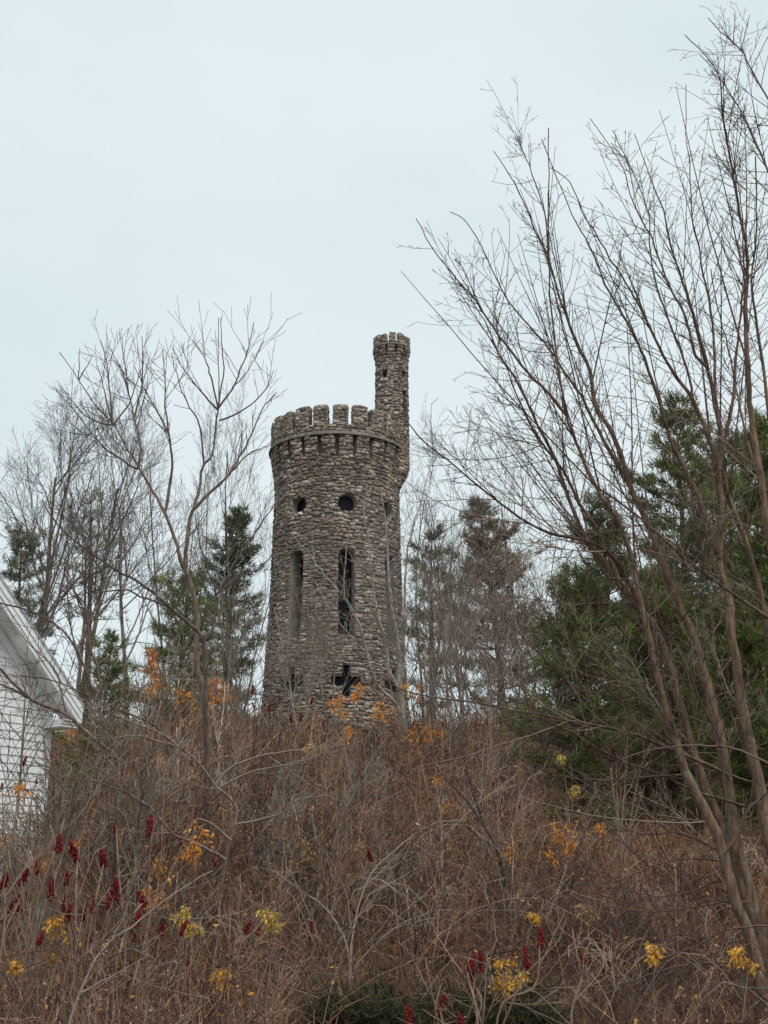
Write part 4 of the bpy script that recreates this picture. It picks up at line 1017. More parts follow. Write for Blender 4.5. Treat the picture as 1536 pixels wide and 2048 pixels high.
GREEN = [(0.118, 0.142, 0.042), (0.142, 0.165, 0.048), (0.092, 0.118, 0.038), (0.170, 0.178, 0.056), (0.120, 0.126, 0.048)]
GREEN_G = [(0.115, 0.14, 0.07), (0.095, 0.12, 0.06), (0.14, 0.155, 0.085), (0.125, 0.125, 0.08)]
GREY = [(0.18, 0.185, 0.13), (0.14, 0.155, 0.10), (0.21, 0.20, 0.155), (0.19, 0.17, 0.135)]
BROWN = [(0.27, 0.205, 0.16), (0.22, 0.185, 0.14), (0.32, 0.24, 0.195), (0.18, 0.16, 0.115)]
def pine(label, px, d, top, halfw, seed, tints=GREEN, low=0.12, whorl=0.55, per_branch=26, tuft=0.16, per=10, shape=1.0, group=None, gap=0.0, name='pine_tree', wid=0.06, up=0.25, branch_n=(5, 8)):
    """eastern pine: whorls of near-level limbs carrying needle tufts; halfw in photo pixels at the widest"""
    rng = random.Random(seed); g = np.random.default_rng(seed)
    x = at(px, 1300, d)[0]
    base = (x, d, gz(x, d) - 0.1)
    H = at(px, top, d)[2] - base[2]
    W = halfw * mpp(1200, d)
    root = empty(name, base, label, 'tree', group)
    T = Acc()
    tp, tr, _ = path(rng, (0, 0, 0), (0, 0, 1), H, 0.018 * H, 0.012, 12, 0.02, 0.05)
    T.tubes([tp], [tr], 8, (0.12, 0.09, 0.075))
    T.build('trunk', M_bark, root)
    A = Acc(); br, C, D = [], [], []
    z = H * low
    while z < H * 0.985:
        f = (z - H * low) / (H * (1 - low))
        rad = W * (0.55 + 0.45 * min(1, f * 4)) * (1 - f ** 1.6) ** (0.9 * shape) * rng.uniform(0.72, 1.2) + 0.12
        nb = rng.randint(*branch_n)
        a0 = rng.random() * 6.28
        u = z / H * 11; j = min(int(u), 10); c = np.array(tp[j]) * (1 - (u - j)) + np.array(tp[j + 1]) * (u - j)
        for b in range(nb):
            if rng.random() < gap: continue
            a = a0 + b * 6.28 / nb + rng.gauss(0, 0.25)
            L = rad * rng.uniform(0.4, 1.2)
            el = -0.05 + 0.55 * f + rng.gauss(0, 0.12)
            pts, rr, dd = path(rng, tuple(c), (cos(a) * cos(el), sin(a) * cos(el), sin(el)), L, 0.008 + 0.012 * L, 0.004, 6, 0.06, up * 0.3)
            br.append((pts, rr))
            m = max(4, int(per_branch * (L / max(W, 0.4)) ** 1.1))
            P = np.array(pts)
            for k in range(m):
                t = 0.22 + 0.78 * (rng.random() ** 0.75)
                u_ = t * 5; jj = min(int(u_), 4); q = P[jj] + (P[jj + 1] - P[jj]) * (u_ - jj); dv = P[jj + 1] - P[jj]; dv /= np.linalg.norm(dv) + 1e-9
                side = np.cross(dv, (0, 0, 1)); sp = (1 - abs(t - 0.55)) * L * 0.33
                off = side * rng.gauss(0, 1) * sp * 0.75 + np.array((0, 0, rng.gauss(0.02, 0.08) + 0.05))
                C.append(q + off); D.append(dv * 0.8 + side * np.sign(off @ side) * 0.4 + np.array((0, 0, 0.35)))
        z += whorl * rng.uniform(0.7, 1.3) * (1.1 - 0.5 * f)
    A.lines(br, sides_of, bark_tint(rng, (0.11, 0.085, 0.07), 0.15))
    needle_tufts(A, g, C, D, tuft, per, tints, wid)
    A.build('crown', [M_twig, M_needle], root)
    return root
G3 = 'evergreens beside the big bare tree'
pine('tall shaggy green pine behind the middle stems of the big bare tree', 1395, 33, 838, 175, 61, low=0.18, per_branch=46, tuft=0.24, per=12, group=G3, shape=0.5, whorl=0.62)
pine('green pine at the right edge behind the big bare tree', 1545, 30, 855, 150, 62, low=0.1, per_branch=46, tuft=0.24, per=12, group=G3, shape=0.5, whorl=0.62)
pine('ragged green pine left of the tall shaggy pine, its top among the thin stems', 1225, 35, 985, 130, 63, low=0.15, per_branch=40, tuft=0.24, per=12, group=G3, shape=0.85)
pine('broad green pine standing behind the tall shaggy pine and to its right', 1470, 37, 868, 150, 74, low=0.2, per_branch=40, tuft=0.26, per=11, group=G3, shape=0.6)
pine('dense dark evergreen, lowest and leftmost of the green mass behind the big bare tree', 1160, 27, 1160, 138, 64, low=0.02, whorl=0.35, per_branch=50, tuft=0.15, per=14, group=G3, shape=0.55, branch_n=(7, 10))
pine('dense dark evergreen filling the gap under the tall shaggy pine', 1330, 29, 1150, 120, 65, low=0.02, whorl=0.35, per_branch=50, tuft=0.16, per=14, group=G3, shape=0.55, branch_n=(7, 10))
pine('dense dark evergreen low at the right edge behind the brown trunks', 1480, 26, 1200, 110, 66, low=0.02, whorl=0.36, per_branch=46, tuft=0.16, per=14, group=G3, shape=0.55, branch_n=(7, 10))
G4 = 'pines on the hilltop behind the tower'
pine('thin layered grey-green pine next to the right side of the tower', 862, 68, 1050, 105, 67, tints=GREY, low=0.15, whorl=1.15, per_branch=30, tuft=0.42, per=11, group=G4, gap=0.22, shape=0.85, branch_n=(5, 7))
pine('brownish bushy pine right of the thin layered pine', 1003, 72, 996, 150, 68, tints=BROWN, low=0.1, whorl=0.62, per_branch=40, tuft=0.42, per=12, group=G4, shape=0.95, gap=0.15)
pine('narrow grey-green pine behind the antler-branched shrub, beside the tower', 452, 64, 1030, 88, 69, tints=GREEN_G, low=0.08, whorl=0.6, per_branch=28, tuft=0.32, per=11, group=G4, shape=0.6)
pine('low broad green pine behind the antler-branched trunk', 365, 46, 1150, 120, 70, tints=GREEN, low=0.05, whorl=0.5, per_branch=34, tuft=0.24, per=12, group=G4, shape=0.55)
pine('low green pine rising beside the house eave', 215, 44, 1270, 95, 71, tints=GREEN, low=0.05, whorl=0.5, per_branch=26, tuft=0.24, per=10, group=G4, shape=0.6)
pine('scraggy open pine above the house roof', 175, 60, 985, 95, 72, tints=GREY, low=0.35, whorl=1.1, per_branch=14, tuft=0.34, per=9, group=G4, gap=0.3, shape=0.5)
pine('dim grey pine at the left edge above the house roof', 35, 58, 1050, 80, 73, tints=GREY, low=0.25, whorl=0.7, per_branch=24, tuft=0.32, per=10, group=G4, gap=0.1, shape=0.5)

# ------------------------------------------------------------------ juniper shrubs at the bottom of the frame
def juniper(label, px, d, top, w_, seed):
    rng = random.Random(seed); g = np.random.default_rng(seed)
    x = at(px, 1990, d)[0]; base = (x, d, gz(x, d) - 0.05)
    H = at(px, top, d)[2] - base[2]
    root = empty('juniper_shrub', base, label, 'shrub', 'low evergreen shrubs at the front of the brush')
    T, C, D = [], [], []
    for k in range(26):
        a = rng.random() * 6.28
        p, r, _ = path(rng, (0, 0, 0), unit((cos(a) * 0.9, sin(a) * 0.7, rng.uniform(0.5, 1.2))), rng.uniform(0.6, 1.05) * max(H, w_), 0.012, 0.003, 7, 0.12, 0.04)
        T.append((p, r))
        for i in range(1, 7):
            for q in range(7):
                C.append(np.array(p[i]) + g.normal(0, 0.07, 3)); D.append(np.array(p[i]) - np.array(p[i - 1]) * 1.0 + np.array((0, 0, .1)))
    D = np.array(D); D /= np.linalg.norm(D, axis=1, keepdims=True) + 1e-9
    a = Acc(); a.lines(T, sides_of, bark_tint(rng, (0.11, 0.08, 0.065))); a.build('stem', M_twig, root)
    b = Acc(); needle_tufts(b, g, C, D, 0.09, 9, [(0.06, 0.06, 0.026), (0.045, 0.055, 0.024), (0.09, 0.07, 0.03), (0.035, 0.045, 0.02)], 0.09)
    b.F = {(3, 0): [f for fs in b.F.values() for f in fs]}
    b.build('foliage', M_needle, root)
juniper('low dark green juniper at the bottom edge under the red fruit spikes', 810, 12.2, 1955, 0.75, 81)
juniper('low olive juniper at the bottom edge below the yellow leaves', 1010, 12.4, 1965, 0.7, 82)
juniper('low brownish green juniper at the bottom edge, leftmost of the three', 690, 12.6, 1985, 0.5, 83)

# ------------------------------------------------------------------ sumac shrubs with red fruit spikes
def fruit_mesh(seed, dark=False):
    g = np.random.default_rng(seed)
    a = Acc(); n = 150
    t = g.uniform(0, 1, n); an = g.uniform(0, 6.28, n)
    lump = 1 + 0.25 * np.sin(an * 2 + t * 9 + seed)
    prof = lump * np.sin(np.clip(t * 0.93 + 0.07, 0, 1) ** 0.8 * pi) ** 0.6
    r = 0.025 * prof * (1.05 - 0.35 * t)
    c = np.stack([r * np.cos(an), r * np.sin(an), t * 0.16], 1) + g.normal(0, 0.003, (n, 3))
    s = g.uniform(0.007, 0.012, n)[:, None, None]
    o = np.array([(1, 0, 0), (-1, 0, 0), (0, 1, 0), (0, -1, 0), (0, 0, 1.2), (0, 0, -1)])
    v = c[:, None] + o[None] * s
    f = np.array([(0, 2, 4), (2, 1, 4), (1, 3, 4), (3, 0, 4), (2, 0, 5), (1, 2, 5), (3, 1, 5), (0, 3, 5)])
    base = np.array((0.060, 0.022, 0.018) if dark else (0.165, 0.014, 0.017))
    T = base * g.uniform(0.5, 1.35, (n, 1))
    a.add(v.reshape(-1, 3), (np.arange(n)[:, None, None] * 6 + f[None]).reshape(-1, 3), np.repeat(T, 6, 0))
    core = np.array([(0.5 * 0.03 * cos(q), 0.5 * 0.03 * sin(q), z) for z in (0.0, 0.15) for q in np.arange(6) * pi / 3])
    a.add(core, [(i, (i + 1) % 6, 6 + (i + 1) % 6, 6 + i) for i in range(6)], base * 0.6)
    return a
FR = []
for i in range(3):
    o = fruit_mesh(90 + i).build('fruit_spike', M_fruit); FR.append(o.data); bpy.data.objects.remove(o)
o = fruit_mesh(95, True).build('fruit_spike', M_fruit); FRD = o.data; bpy.data.objects.remove(o)

def sumac_shrub(label, fr, hh, seed, dark=False, size=1.0, d=None, tall=0):
    rng = random.Random(seed)
    mx_ = sum(f[0] for f in fr) / len(fr); lo = max(f[1] for f in fr); hi = min(f[1] for f in fr)
    if d is None: d = depth_for(mx_, (lo + hi) / 2, hh)
    x = at(mx_, lo, d)[0]; x += rng.uniform(-.2, .2)
    base = (x, d, gz(x, d) - 0.03)
    root = empty('sumac_shrub', base, label, 'shrub', 'sumac shrubs carrying red fruit spikes')
    L = []
    for k, (px, py) in enumerate(fr):
        dd = d + rng.uniform(-0.5, 0.5)
        p = np.array(at(px, py, dd))
        b = np.array((base[0] + rng.uniform(-.18, .18), d + rng.uniform(-.15, .15), base[2]))
        m1 = b + (p - b) * np.array((0.30, 0.3, 0.45)) + np.array([rng.gauss(0, .06) for _ in range(3)])
        m2 = b + (p - b) * np.array((0.75, 0.75, 0.80)) + np.array([rng.gauss(0, .05) for _ in range(3)])
        q = catmull([b, m1, m2, p], 12)
        rb = 0.014 * max(1, d / 22)
        L.append((list(map(tuple, q)), [rb + (0.0072 * max(1, d / 22) - rb) * i / 11 for i in range(12)]))
        for _ in range(rng.randint(2, 4)):
            j = rng.randint(4, 9); dv = unit(tuple(q[j + 1] - q[j]))
            out = []
            grow(rng, tuple(q[j]), tilt(dv, rng.uniform(0.4, 0.9), rng.random() * 6.28), rng.uniform(0.3, 0.8), 0.006 * max(1, d / 22), 0,
                 dict(TW_SUM, tip=0.004 * max(1, d / 22)), out)
            L += [(a_, b_) for a_, b_, _ in out]
        f = bpy.data.objects.new('fruit_spike', FRD if dark else FR[k % 3])
        COL.objects.link(f); f.parent = root
        f.location = (p[0] - base[0], p[1] - base[1], p[2] - base[2] - 0.08 * size)
        s = size * rng.uniform(0.65, 1.1); f.scale = (s, s, s * rng.uniform(0.8, 1.2))
        f.rotation_euler = (rng.gauss(0, 0.22), rng.gauss(0, 0.22), rng.random() * 6.28)
    a = Acc(); a.lines(L, sides_of, bark_tint(rng, (0.24, 0.165, 0.115), 0.18)); shift(a, base); a.build('stem', M_twig, root)

for lb, fr, hh, sz, dk in (
        ('sumac with red spikes in front of the white siding at the left edge', [(46, 1523), (73, 1559), (4, 1570), (105, 1594)], 2.2, 0.9, False),
        ('sumac crowded with red spikes at the left edge below the house', [(119, 1686), (75, 1730), (42, 1751), (6, 1760), (102, 1782), (39, 1804), (19, 1807), (78, 1869)], 1.7, 1.0, False),
        ('sumac with a tight bunch of red spikes, next one in from the left edge', [(156, 1706), (210, 1716), (134, 1750), (130, 1805), (134, 1825), (170, 1822), (182, 1807)], 1.6, 1.0, False),
        ('sumac with long red spikes stacked in pairs, left of the bright orange leaves', [(232, 1648), (298, 1652), (227, 1775), (231, 1788), (220, 1802), (291, 1791)], 1.7, 1.1, False),
        ('sumac whose red spikes stick out around the bright orange leaf bunch', [(366, 1681), (395, 1692), (432, 1720), (318, 1690)], 1.6, 0.9, False),
        ('low sumac with red spikes along the pale arching stem at lower left', [(270, 1837), (268, 1870), (324, 1853), (362, 1852)], 1.3, 0.9, False),
        ('sparse sumac with small red spikes in the middle of the brush', [(657, 1727), (743, 1712), (711, 1819), (672, 1826), (625, 1851)], 1.2, 0.75, False),
        ('low sumac with dull red spikes beside the yellow-green leaf bunch', [(515, 1855), (490, 1852), (487, 1892)], 1.1, 0.8, False),
        ('low sumac with scattered dull spikes near the bottom edge at lower left', [(375, 1930), (435, 1932), (396, 1970), (290, 2022)], 0.9, 0.8, False),
        ('sumac holding five large red spikes left of the yellow leaves near the bottom edge', [(1080, 1874), (1056, 1915), (959, 1920), (931, 1930), (946, 1967)], 1.0, 1.15, False),
        ('short sumac with red spikes cut by the bottom edge above the juniper', [(879, 2011), (817, 2040), (927, 2035)], 0.55, 1.15, False),
        ('lone sumac stem with one large red spike right of the five-spiked sumac', [(1169, 1906)], 1.0, 1.1, False),
        ('sumac with a row of red spikes right of the tower foot', [(772, 1341), (797, 1335), (831, 1336), (881, 1342), (728, 1351), (743, 1370), (758, 1368)], 2.4, 1.6, False),
        ('sumac with many small red spikes left of the tower foot', [(661, 1390), (622, 1398), (583, 1435), (559, 1398), (538, 1414), (510, 1410), (506, 1380), (618, 1448), (600, 1430), (646, 1442)], 2.2, 1.5, False),
        ('sumac with dried black-red spikes in front of the dark evergreens', [(1223, 1515), (1255, 1452), (1310, 1470), (1215, 1500), (1232, 1505)], 2.6, 1.5, True),
        ('sumac with dark drooping spikes against the white siding under the eave', [(52, 1450), (33, 1470), (88, 1455)], 2.6, 1.2, True)):
    sumac_shrub(lb, fr, hh, hash(lb[:20]) % 1 + len(lb) * 7 + len(fr), dk, sz)

# ------------------------------------------------------------------ saplings still holding orange leaves
ORANGE = [(0.78, 0.34, 0.07), (0.66, 0.25, 0.05), (0.80, 0.42, 0.10), (0.46, 0.18, 0.05)]
YELLOW = [(0.78, 0.47, 0.09), (0.70, 0.38, 0.07), (0.55, 0.30, 0.08)]
PALE = [(0.50, 0.34, 0.16), (0.45, 0.26, 0.11), (0.55, 0.42, 0.2)]
YGREEN = [(0.66, 0.47, 0.12), (0.48, 0.40, 0.11), (0.72, 0.46, 0.10)]
def leafy(label, cl, hh, tints, seed, name='leafy_sapling'):
    rng = random.Random(seed)
    cx = sum(c[0] for c in cl) / len(cl); lo = max(c[1] for c in cl); hi = min(c[1] for c in cl)
    d = depth_for(cx, (lo + hi) / 2, hh)
    x = at(cx, lo, d)[0]; base = (x, d, gz(x, d) - 0.03)
    root = empty(name, base, label, 'sapling', 'saplings still holding autumn leaves')
    L, C = [], []
    k = max(1, d / 22)
    for (px, py, sz) in cl:
        dd = d + rng.uniform(-.3, .3)
        p = np.array(at(px, py, dd)); R = sz * mpp(py, dd)
        b = np.array((base[0] + rng.uniform(-.06, .06), d + rng.uniform(-.06, .06), base[2]))
        q = catmull([b, b + (p - b) * np.array((.25, .25, .5)) + rng.gauss(0, .04), b + (p - b) * np.array((.7, .7, .85)), p], 10)
        L.append((list(map(tuple, q)), [0.009 * k + (0.004 - 0.009) * k * i / 9 for i in range(10)]))
        for s in range(rng.randint(5, 8)):       # fronds carrying drooping leaflets
            a = rng.random() * 6.28
            fr, r, _ = path(rng, tuple(p + np.array((rng.gauss(0, R * .25), 0, R * rng.uniform(-.9, .7)))), unit((cos(a), sin(a), rng.uniform(-.3, 0.7))), R * rng.uniform(0.5, 1.6), 0.003 * k, 0.0015 * k, 6, 0.14, -0.22)
            L.append((fr, r))
            for i in range(1, 6):
                for _ in range(rng.randint(2, 4)):
                    C.append(tuple(np.array(fr[i]) + np.array([rng.gauss(0, R * .12), rng.gauss(0, R * .12), rng.gauss(-R * .12, R * .2)])))
    a = Acc(); a.lines(L, sides_of, bark_tint(rng, (0.2, 0.145, 0.105), 0.15)); shift(a, base); a.build('stem', M_twig, root)
    b = Acc(); leaves(b, rng, np.array(C) - np.array(base), 0.058 * (1.0 if k < 1.05 else min(3.2, k * 1.45)), 0.40, -0.75, tints); b.build('foliage', M_leaf, root, smooth=False)
for i, (lb, cl, hh, tn) in enumerate((
        ('orange-leaved sapling before the white siding at the far left', [(5, 1484, 20), (130, 1467, 12)], 2.4, ORANGE),
        ('orange-leaved sapling cut by the left edge below the house', [(35, 1580, 25), (10, 1665, 28)], 2.0, ORANGE),
        ('small orange-leaved sapling among the red spikes near the left edge', [(160, 1670, 18), (77, 1720, 18)], 1.7, ORANGE),
        ('tall sapling with many orange leaf bunches before the antler-branched trunk', [(303, 1304, 15), (300, 1330, 20), (315, 1362, 20), (362, 1380, 28), (410, 1392, 28), (440, 1380, 20), (427, 1358, 10)], 3.0, ORANGE),
        ('small pale orange sapling in the brush under the antler-branched trunk', [(320, 1525, 20)], 2.0, ORANGE),
        ('bright orange sapling, the brightest leaves in the lower left brush', [(398, 1672, 30), (385, 1695, 24), (325, 1728, 22), (300, 1780, 20)], 1.6, ORANGE),
        ('yellow-leaved sapling at lower left with a few leaves hanging near the edge', [(110, 1845, 19), (100, 1910, 10), (37, 1927, 8)], 1.3, YELLOW),
        ('yellow-green sapling in the lower left brush right of the arching stem', [(370, 1825, 14), (385, 1850, 12)], 1.3, YGREEN),
        ('yellow-green sapling left of the middle of the lower brush', [(540, 1825, 12), (550, 1850, 10)], 1.2, YGREEN),
        ('small yellow sapling close to the bottom edge at lower left', [(445, 1947, 18)], 0.8, YELLOW),
        ('pale yellow sapling with sparse hanging leaves below the tower', [(602, 1685, 15), (617, 1715, 14), (590, 1722, 8), (617, 1492, 10)], 1.8, PALE),
        ('faint orange sapling in the middle of the brush', [(740, 1690, 20), (718, 1690, 12)], 1.4, PALE),
        ('orange sapling in front of the cross loophole at the tower foot', [(674, 1405, 16), (692, 1462, 18), (713, 1375, 18)], 2.4, ORANGE),
        ('orange sapling at the tower foot just left of the grey lichen-spotted trunk', [(757, 1410, 20)], 2.2, ORANGE),
        ('large orange sapling on the slope just right of the grey lichen-spotted trunk', [(848, 1450, 24), (832, 1468, 20), (825, 1370, 16)], 2.3, ORANGE),
        ('small orange sapling on the slope below the large orange one', [(900, 1600, 16), (880, 1550, 12)], 1.6, ORANGE),
        ('yellow-green sapling in front of the dense dark evergreen', [(1123, 1515, 10), (1150, 1578, 11)], 2.0, YGREEN),
        ('wide orange sapling at the left end of the dry grass clearing', [(1120, 1655, 24), (1140, 1675, 20), (1193, 1652, 14), (1100, 1710, 16), (1015, 1700, 20)], 1.5, ORANGE),
        ('bright yellow sapling near the bottom edge between the red spikes', [(1010, 1930, 26), (1030, 1950, 22), (1000, 1955, 20), (1070, 1835, 10)], 0.95, YELLOW),
        ('small yellow sapling left of the bases of the brown trunks', [(1303, 1897, 18)], 1.0, YELLOW),
        ('golden sapling in front of the bases of the brown trunks', [(1478, 1905, 26), (1492, 1920, 24)], 1.1, YELLOW),
        ('dull yellow sapling in front of the dry grass clearing', [(1168, 1817, 20)], 0.9, PALE))):
    leafy(lb, cl, hh, tn, 300 + i)

# ------------------------------------------------------------------ undergrowth (nobody could count it)
def undergrowth():
    g = np.random.default_rng(7)
    # plants spread so that they cover the slope evenly as seen from the road
    M = 3300
    cd = 9.5 + 52 * g.uniform(0, 1, M) ** 1.2
    cx = g.uniform(-1, 1, M) * (0.33 * cd + 1.2)
    ns = g.integers(3, 9, M)
    ci0 = np.repeat(np.arange(M), ns); N = len(ci0)
    a0 = g.uniform(0, 2 * pi, N); ro = np.abs(g.normal(0, 0.16, N))
    x = cx[ci0] + np.cos(a0) * ro; d = cd[ci0] + np.sin(a0) * ro
    ch = g.uniform(0.55, 1.35, M)
    ctype = g.integers(0, 4, M)          # kinds of plant: arching, upright, bushy, stalks with seed heads
    ok = (np.hypot(x - TX, d - TD) > 3.6)
    clr = np.exp(-(((x - 4.6) / 2.6) ** 2 + ((d - 25) / 4.5) ** 2) * 1.2)     # dry grass clearing
    ok &= g.uniform(0, 1, N) > clr * 1.05
    E = np.array(at(166, 1416, 27.0))
    ins = ((x - E[0]) * -0.60 + (d - E[1]) * -0.80 > 0.3) & ((x - E[0]) * 0.80 + (d - E[1]) * -0.60 < -0.5)
    ok &= ~ins
    x, d, a0, ci0 = x[ok], d[ok], a0[ok], ci0[ok]; N = len(x)
    zb = np.array([gz(a, b) for a, b in zip(x, d)])
    h = g.uniform(0.8, 1.75, N) * ch[ci0] * (1 + 0.35 * np.sin(x * 0.7 + 1) * np.sin(d * 0.35))
    h *= np.where(d < 14, 0.62, 1.0)
    fr = np.clip((x / (0.33 * d) - 0.15) * 1.6, 0, 1) * np.clip((25 - d) / 6, 0, 1)
    h *= 1 - 0.55 * fr
    h *= 1 + 0.75 * np.clip((-x / d - 0.09) * 12, 0, 1) * np.clip((x / d + 0.27) * 20, 0, 1) * np.clip((d - 15) / 4, 0, 1) * np.clip((36 - d) / 5, 0, 1)
    h *= 1 - 0.55 * np.clip((d - 40) / 8, 0, 1) * np.exp(-((x - TX) / 4.5) ** 2)
    cl = np.sin(x * 2.1 + 1.3 * np.sin(d * 0.9)) * np.sin(d * 1.7 + 1.1 * np.sin(x * 1.3))
    h *= 1 + 0.3 * cl
    h *= 1 - 0.45 * np.clip((-x / d - 0.25) * 40, 0, 1) * (d < 25)
    keep = (g.uniform(0, 1, N) < 0.85 + 0.4 * cl) & ~((d < 12.6) & (x > -0.75) & (x < 1.9))
    x, d, zb, h, a0, ci0 = x[keep], d[keep], zb[keep], h[keep], a0[keep], ci0[keep]; N = len(x)
    cols = np.array([(0.225, 0.130, 0.086), (0.160, 0.090, 0.063), (0.275, 0.175, 0.122), (0.075, 0.042, 0.032), (0.33, 0.245, 0.19), (0.200, 0.096, 0.062), (0.265, 0.140, 0.078), (0.115, 0.068, 0.054), (0.185, 0.120, 0.094)])
    A = Acc()
    # main canes
    K = 6; t = np.linspace(0, 1, K)
    az = a0 + g.normal(0, 0.5, N); ty = ctype[ci0]
    ln = g.gamma(2.0, 0.15, N) * np.choose(ty, [1.6, 0.5, 1.2, 0.45])
    bend = g.normal(0, 0.30, (N, 3)) * np.choose(ty, [1.5, 0.5, 1.0, 0.4])[:, None]; bend[:, 2] = -np.abs(g.normal(0, 0.22, N)) * np.choose(ty, [2.2, 0.6, 1.0, 0.3])
    dirv = np.stack([np.cos(az) * ln, np.sin(az) * ln, np.ones(N)], 1)
    P = np.stack([x, d, zb - 0.03], 1)[:, None, :] + dirv[:, None, :] * h[:, None, None] * t[None, :, None] + bend[:, None, :] * h[:, None, None] * (t ** 2)[None, :, None] * 0.8
    P += g.normal(0, 0.018, P.shape) * t[None, :, None]
    rs = (0.0042 + 0.00023 * d) * g.uniform(0.6, 1.8, N)
    R = rs[:, None] * (1 - 0.6 * t)[None, :]
    ci = g.integers(0, len(cols), M)[ci0]; base_t = cols[ci] * g.uniform(0.8, 1.2, (N, 1)) * (g.uniform(0.45, 1.2, (M, 1)) * np.where(g.uniform(0, 1, (M, 1)) < 0.08, 1.6, 1.1))[ci0]
    A.tubes(P, R, 3, base_t)
    # seed heads on the dead stalks
    sh = np.where((ty == 3) & (d < 34))[0]; sh = np.repeat(sh, 9)
    if len(sh):
        leaves(A, random.Random(6), P[sh, -1] - (P[sh, -1] - P[sh, -2]) * g.uniform(0, 0.8, (len(sh), 1)) + g.normal(0, 0.022, (len(sh), 3)), 0.028, 0.5, 0.4, [(0.26, 0.175, 0.115), (0.19, 0.12, 0.08), (0.33, 0.25, 0.18)], 0)
    # side twigs, two generations
    def twigs(P, R, T, dd, per, L0, K2, tmin):
        N, K = P.shape[:2]
        idx = np.repeat(np.arange(N), per); n = len(idx)
        tt = g.uniform(tmin, 0.97, n) * (K - 1); j = np.minimum(tt.astype(int), K - 2); f = (tt - j)[:, None]
        a = P[idx, j]; b = P[idx, j + 1]; p = a + (b - a) * f
        dv = b - a; dv /= np.linalg.norm(dv, axis=1, keepdims=True) + 1e-9
        nd = dv + g.normal(0, 0.75, (n, 3)); nd[:, 2] += 0.1; nd /= np.linalg.norm(nd, axis=1, keepdims=True)
        L = L0 * g.uniform(0.4, 1.3, n)
        t2 = np.linspace(0, 1, K2)
        bn = g.normal(0, 0.3, (n, 3)); bn[:, 2] -= 0.1
        Q = p[:, None] + nd[:, None] * L[:, None, None] * t2[None, :, None] + bn[:, None] * L[:, None, None] * (t2 ** 2)[None, :, None]
        r0 = np.maximum(R[idx, j] * 0.7, 0.0014 + 0.00013 * dd[idx])
        RR = r0[:, None] * (1 - 0.55 * t2)[None]
        return Q, RR, T[idx] * g.uniform(0.85, 1.2, (n, 1)), dd[idx]
    Q1, R1, T1, d1 = twigs(P, R, base_t, d, 5, 0.36, 4, 0.15)
    A.tubes(Q1, R1, 3, T1)
    near = d1 < 40
    Q2, R2, T2, d2 = twigs(Q1[near], R1[near], T1[near], d1[near], 2, 0.2, 3, 0.3)
    A.tubes(Q2, R2, 3, T2)
    # long arching briars
    n = 750
    dd = 11 + 32 * g.uniform(0, 1, n) ** 1.2; xx = g.uniform(-1, 1, n) * (0.32 * dd + 0.5)
    okc = np.exp(-(((xx - 4.6) / 2.6) ** 2 + ((dd - 25) / 4.5) ** 2)) < 0.5
    okc &= ~(((xx - E[0]) * -0.60 + (dd - E[1]) * -0.80 > -1.5) & ((xx - E[0]) * 0.80 + (dd - E[1]) * -0.60 < 1.0))
    xx, dd = xx[okc], dd[okc]; n = len(xx)
    zz = np.array([gz(a, b) for a, b in zip(xx, dd)])
    az = g.uniform(0, 2 * pi, n); L = g.uniform(1.0, 2.6, n); hh = g.uniform(0.5, 1.3, n) * (1 - 0.4 * np.clip((xx / dd - .05) * 5, 0, 1))
    t = np.linspace(0, 1, 8)
    arc = np.stack([np.cos(az)[:, None] * L[:, None] * t[None], 0.6 * np.sin(az)[:, None] * L[:, None] * t[None], hh[:, None] * (4 * 0.8 * t * (1.25 - t))[None]], 2)
    Pb = np.stack([xx, dd, zz], 1)[:, None] + arc + g.normal(0, 0.02, (n, 8, 3))
    rb = (0.0035 + 0.00018 * dd) * g.uniform(0.8, 1.5, n)
    bt = np.array([(0.27, 0.205, 0.16), (0.14, 0.078, 0.052), (0.075, 0.042, 0.032)])[g.integers(0, 3, n)]
    A.tubes(Pb, rb[:, None] * (1 - 0.6 * t)[None], 3, bt)
    Q3, R3, T3, d3 = twigs(Pb, rb[:, None] * (1 - 0.6 * t)[None], bt, dd, 5, 0.35, 3, 0.25)
    A.tubes(Q3, R3, 3, T3)
    # withered leaves caught in the twigs
    ii = g.integers(0, len(Q1), 22000)
    rng = random.Random(4)
    B = Q1[ii, -1] + g.normal(0, 0.02, (len(ii), 3))
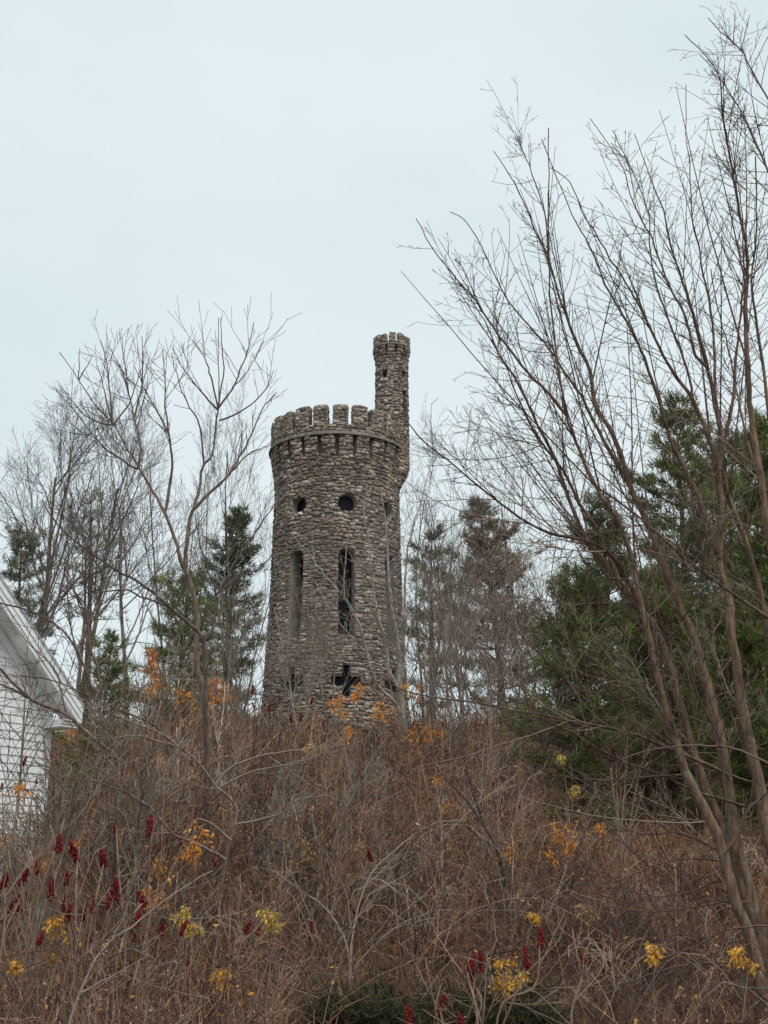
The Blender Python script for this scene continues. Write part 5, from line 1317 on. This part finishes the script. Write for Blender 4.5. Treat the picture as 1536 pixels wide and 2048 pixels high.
    leaves(A, rng, B, 0.055, 0.5, -0.6, [(0.32, 0.155, 0.065), (0.22, 0.105, 0.05), (0.40, 0.22, 0.09), (0.50, 0.23, 0.06), (0.13, 0.07, 0.045)], 0)
    o = A.build('undergrowth', M_brush); o['kind'] = 'stuff'
    # dry grass
    G = Acc()
    n = 30000
    gd = 10 + 34 * g.uniform(0, 1, n) ** 1.2; gx = g.uniform(-1, 1, n) * (0.33 * gd + 1)
    m = 14000
    gd[:m] = g.normal(25, 3.6, m); gx[:m] = g.normal(4.8, 2.2, m)
    k = ~(((gx - E[0]) * -0.60 + (gd - E[1]) * -0.80 > 0.3) & ((gx - E[0]) * 0.80 + (gd - E[1]) * -0.60 < -0.5))
    gx, gd = gx[k], gd[k]; n = len(gx)
    gzv = np.array([gz(a, b) for a, b in zip(gx, gd)])
    H = g.uniform(0.15, 0.55, n); az = g.uniform(0, 6.28, n); le = g.gamma(2, 0.25, n)
    b = np.stack([gx, gd, gzv - .02], 1); sd = np.stack([np.cos(az + 1.5), np.sin(az + 1.5), np.zeros(n)], 1) * (0.004 + 0.00025 * gd)[:, None]
    mid = b + np.stack([np.cos(az) * le * 0.3, np.sin(az) * le * 0.3, np.full(n, 0.65)], 1) * H[:, None]
    tip = b + np.stack([np.cos(az) * le, np.sin(az) * le, np.full(n, 0.9)], 1) * H[:, None]
    V = np.stack([b - sd, b + sd, mid + sd * .7, mid - sd * .7, tip], 1)
    gc = np.array([(0.27, 0.145, 0.068), (0.21, 0.11, 0.055), (0.32, 0.19, 0.095), (0.16, 0.085, 0.05), (0.25, 0.125, 0.07)])[g.integers(0, 5, n)] * g.uniform(0.8, 1.2, (n, 1))
    q = np.arange(n)[:, None] * 5
    off = G.n
    G.add(V.reshape(-1, 3), q + np.array([[0, 1, 2, 3]]), np.repeat(gc, 5, 0))
    G.F.setdefault((3, 0), []).append(q + np.array([[3, 2, 4]]) + off)
    o = G.build('dry_grass', M_grass, smooth=False); o['kind'] = 'stuff'
undergrowth()
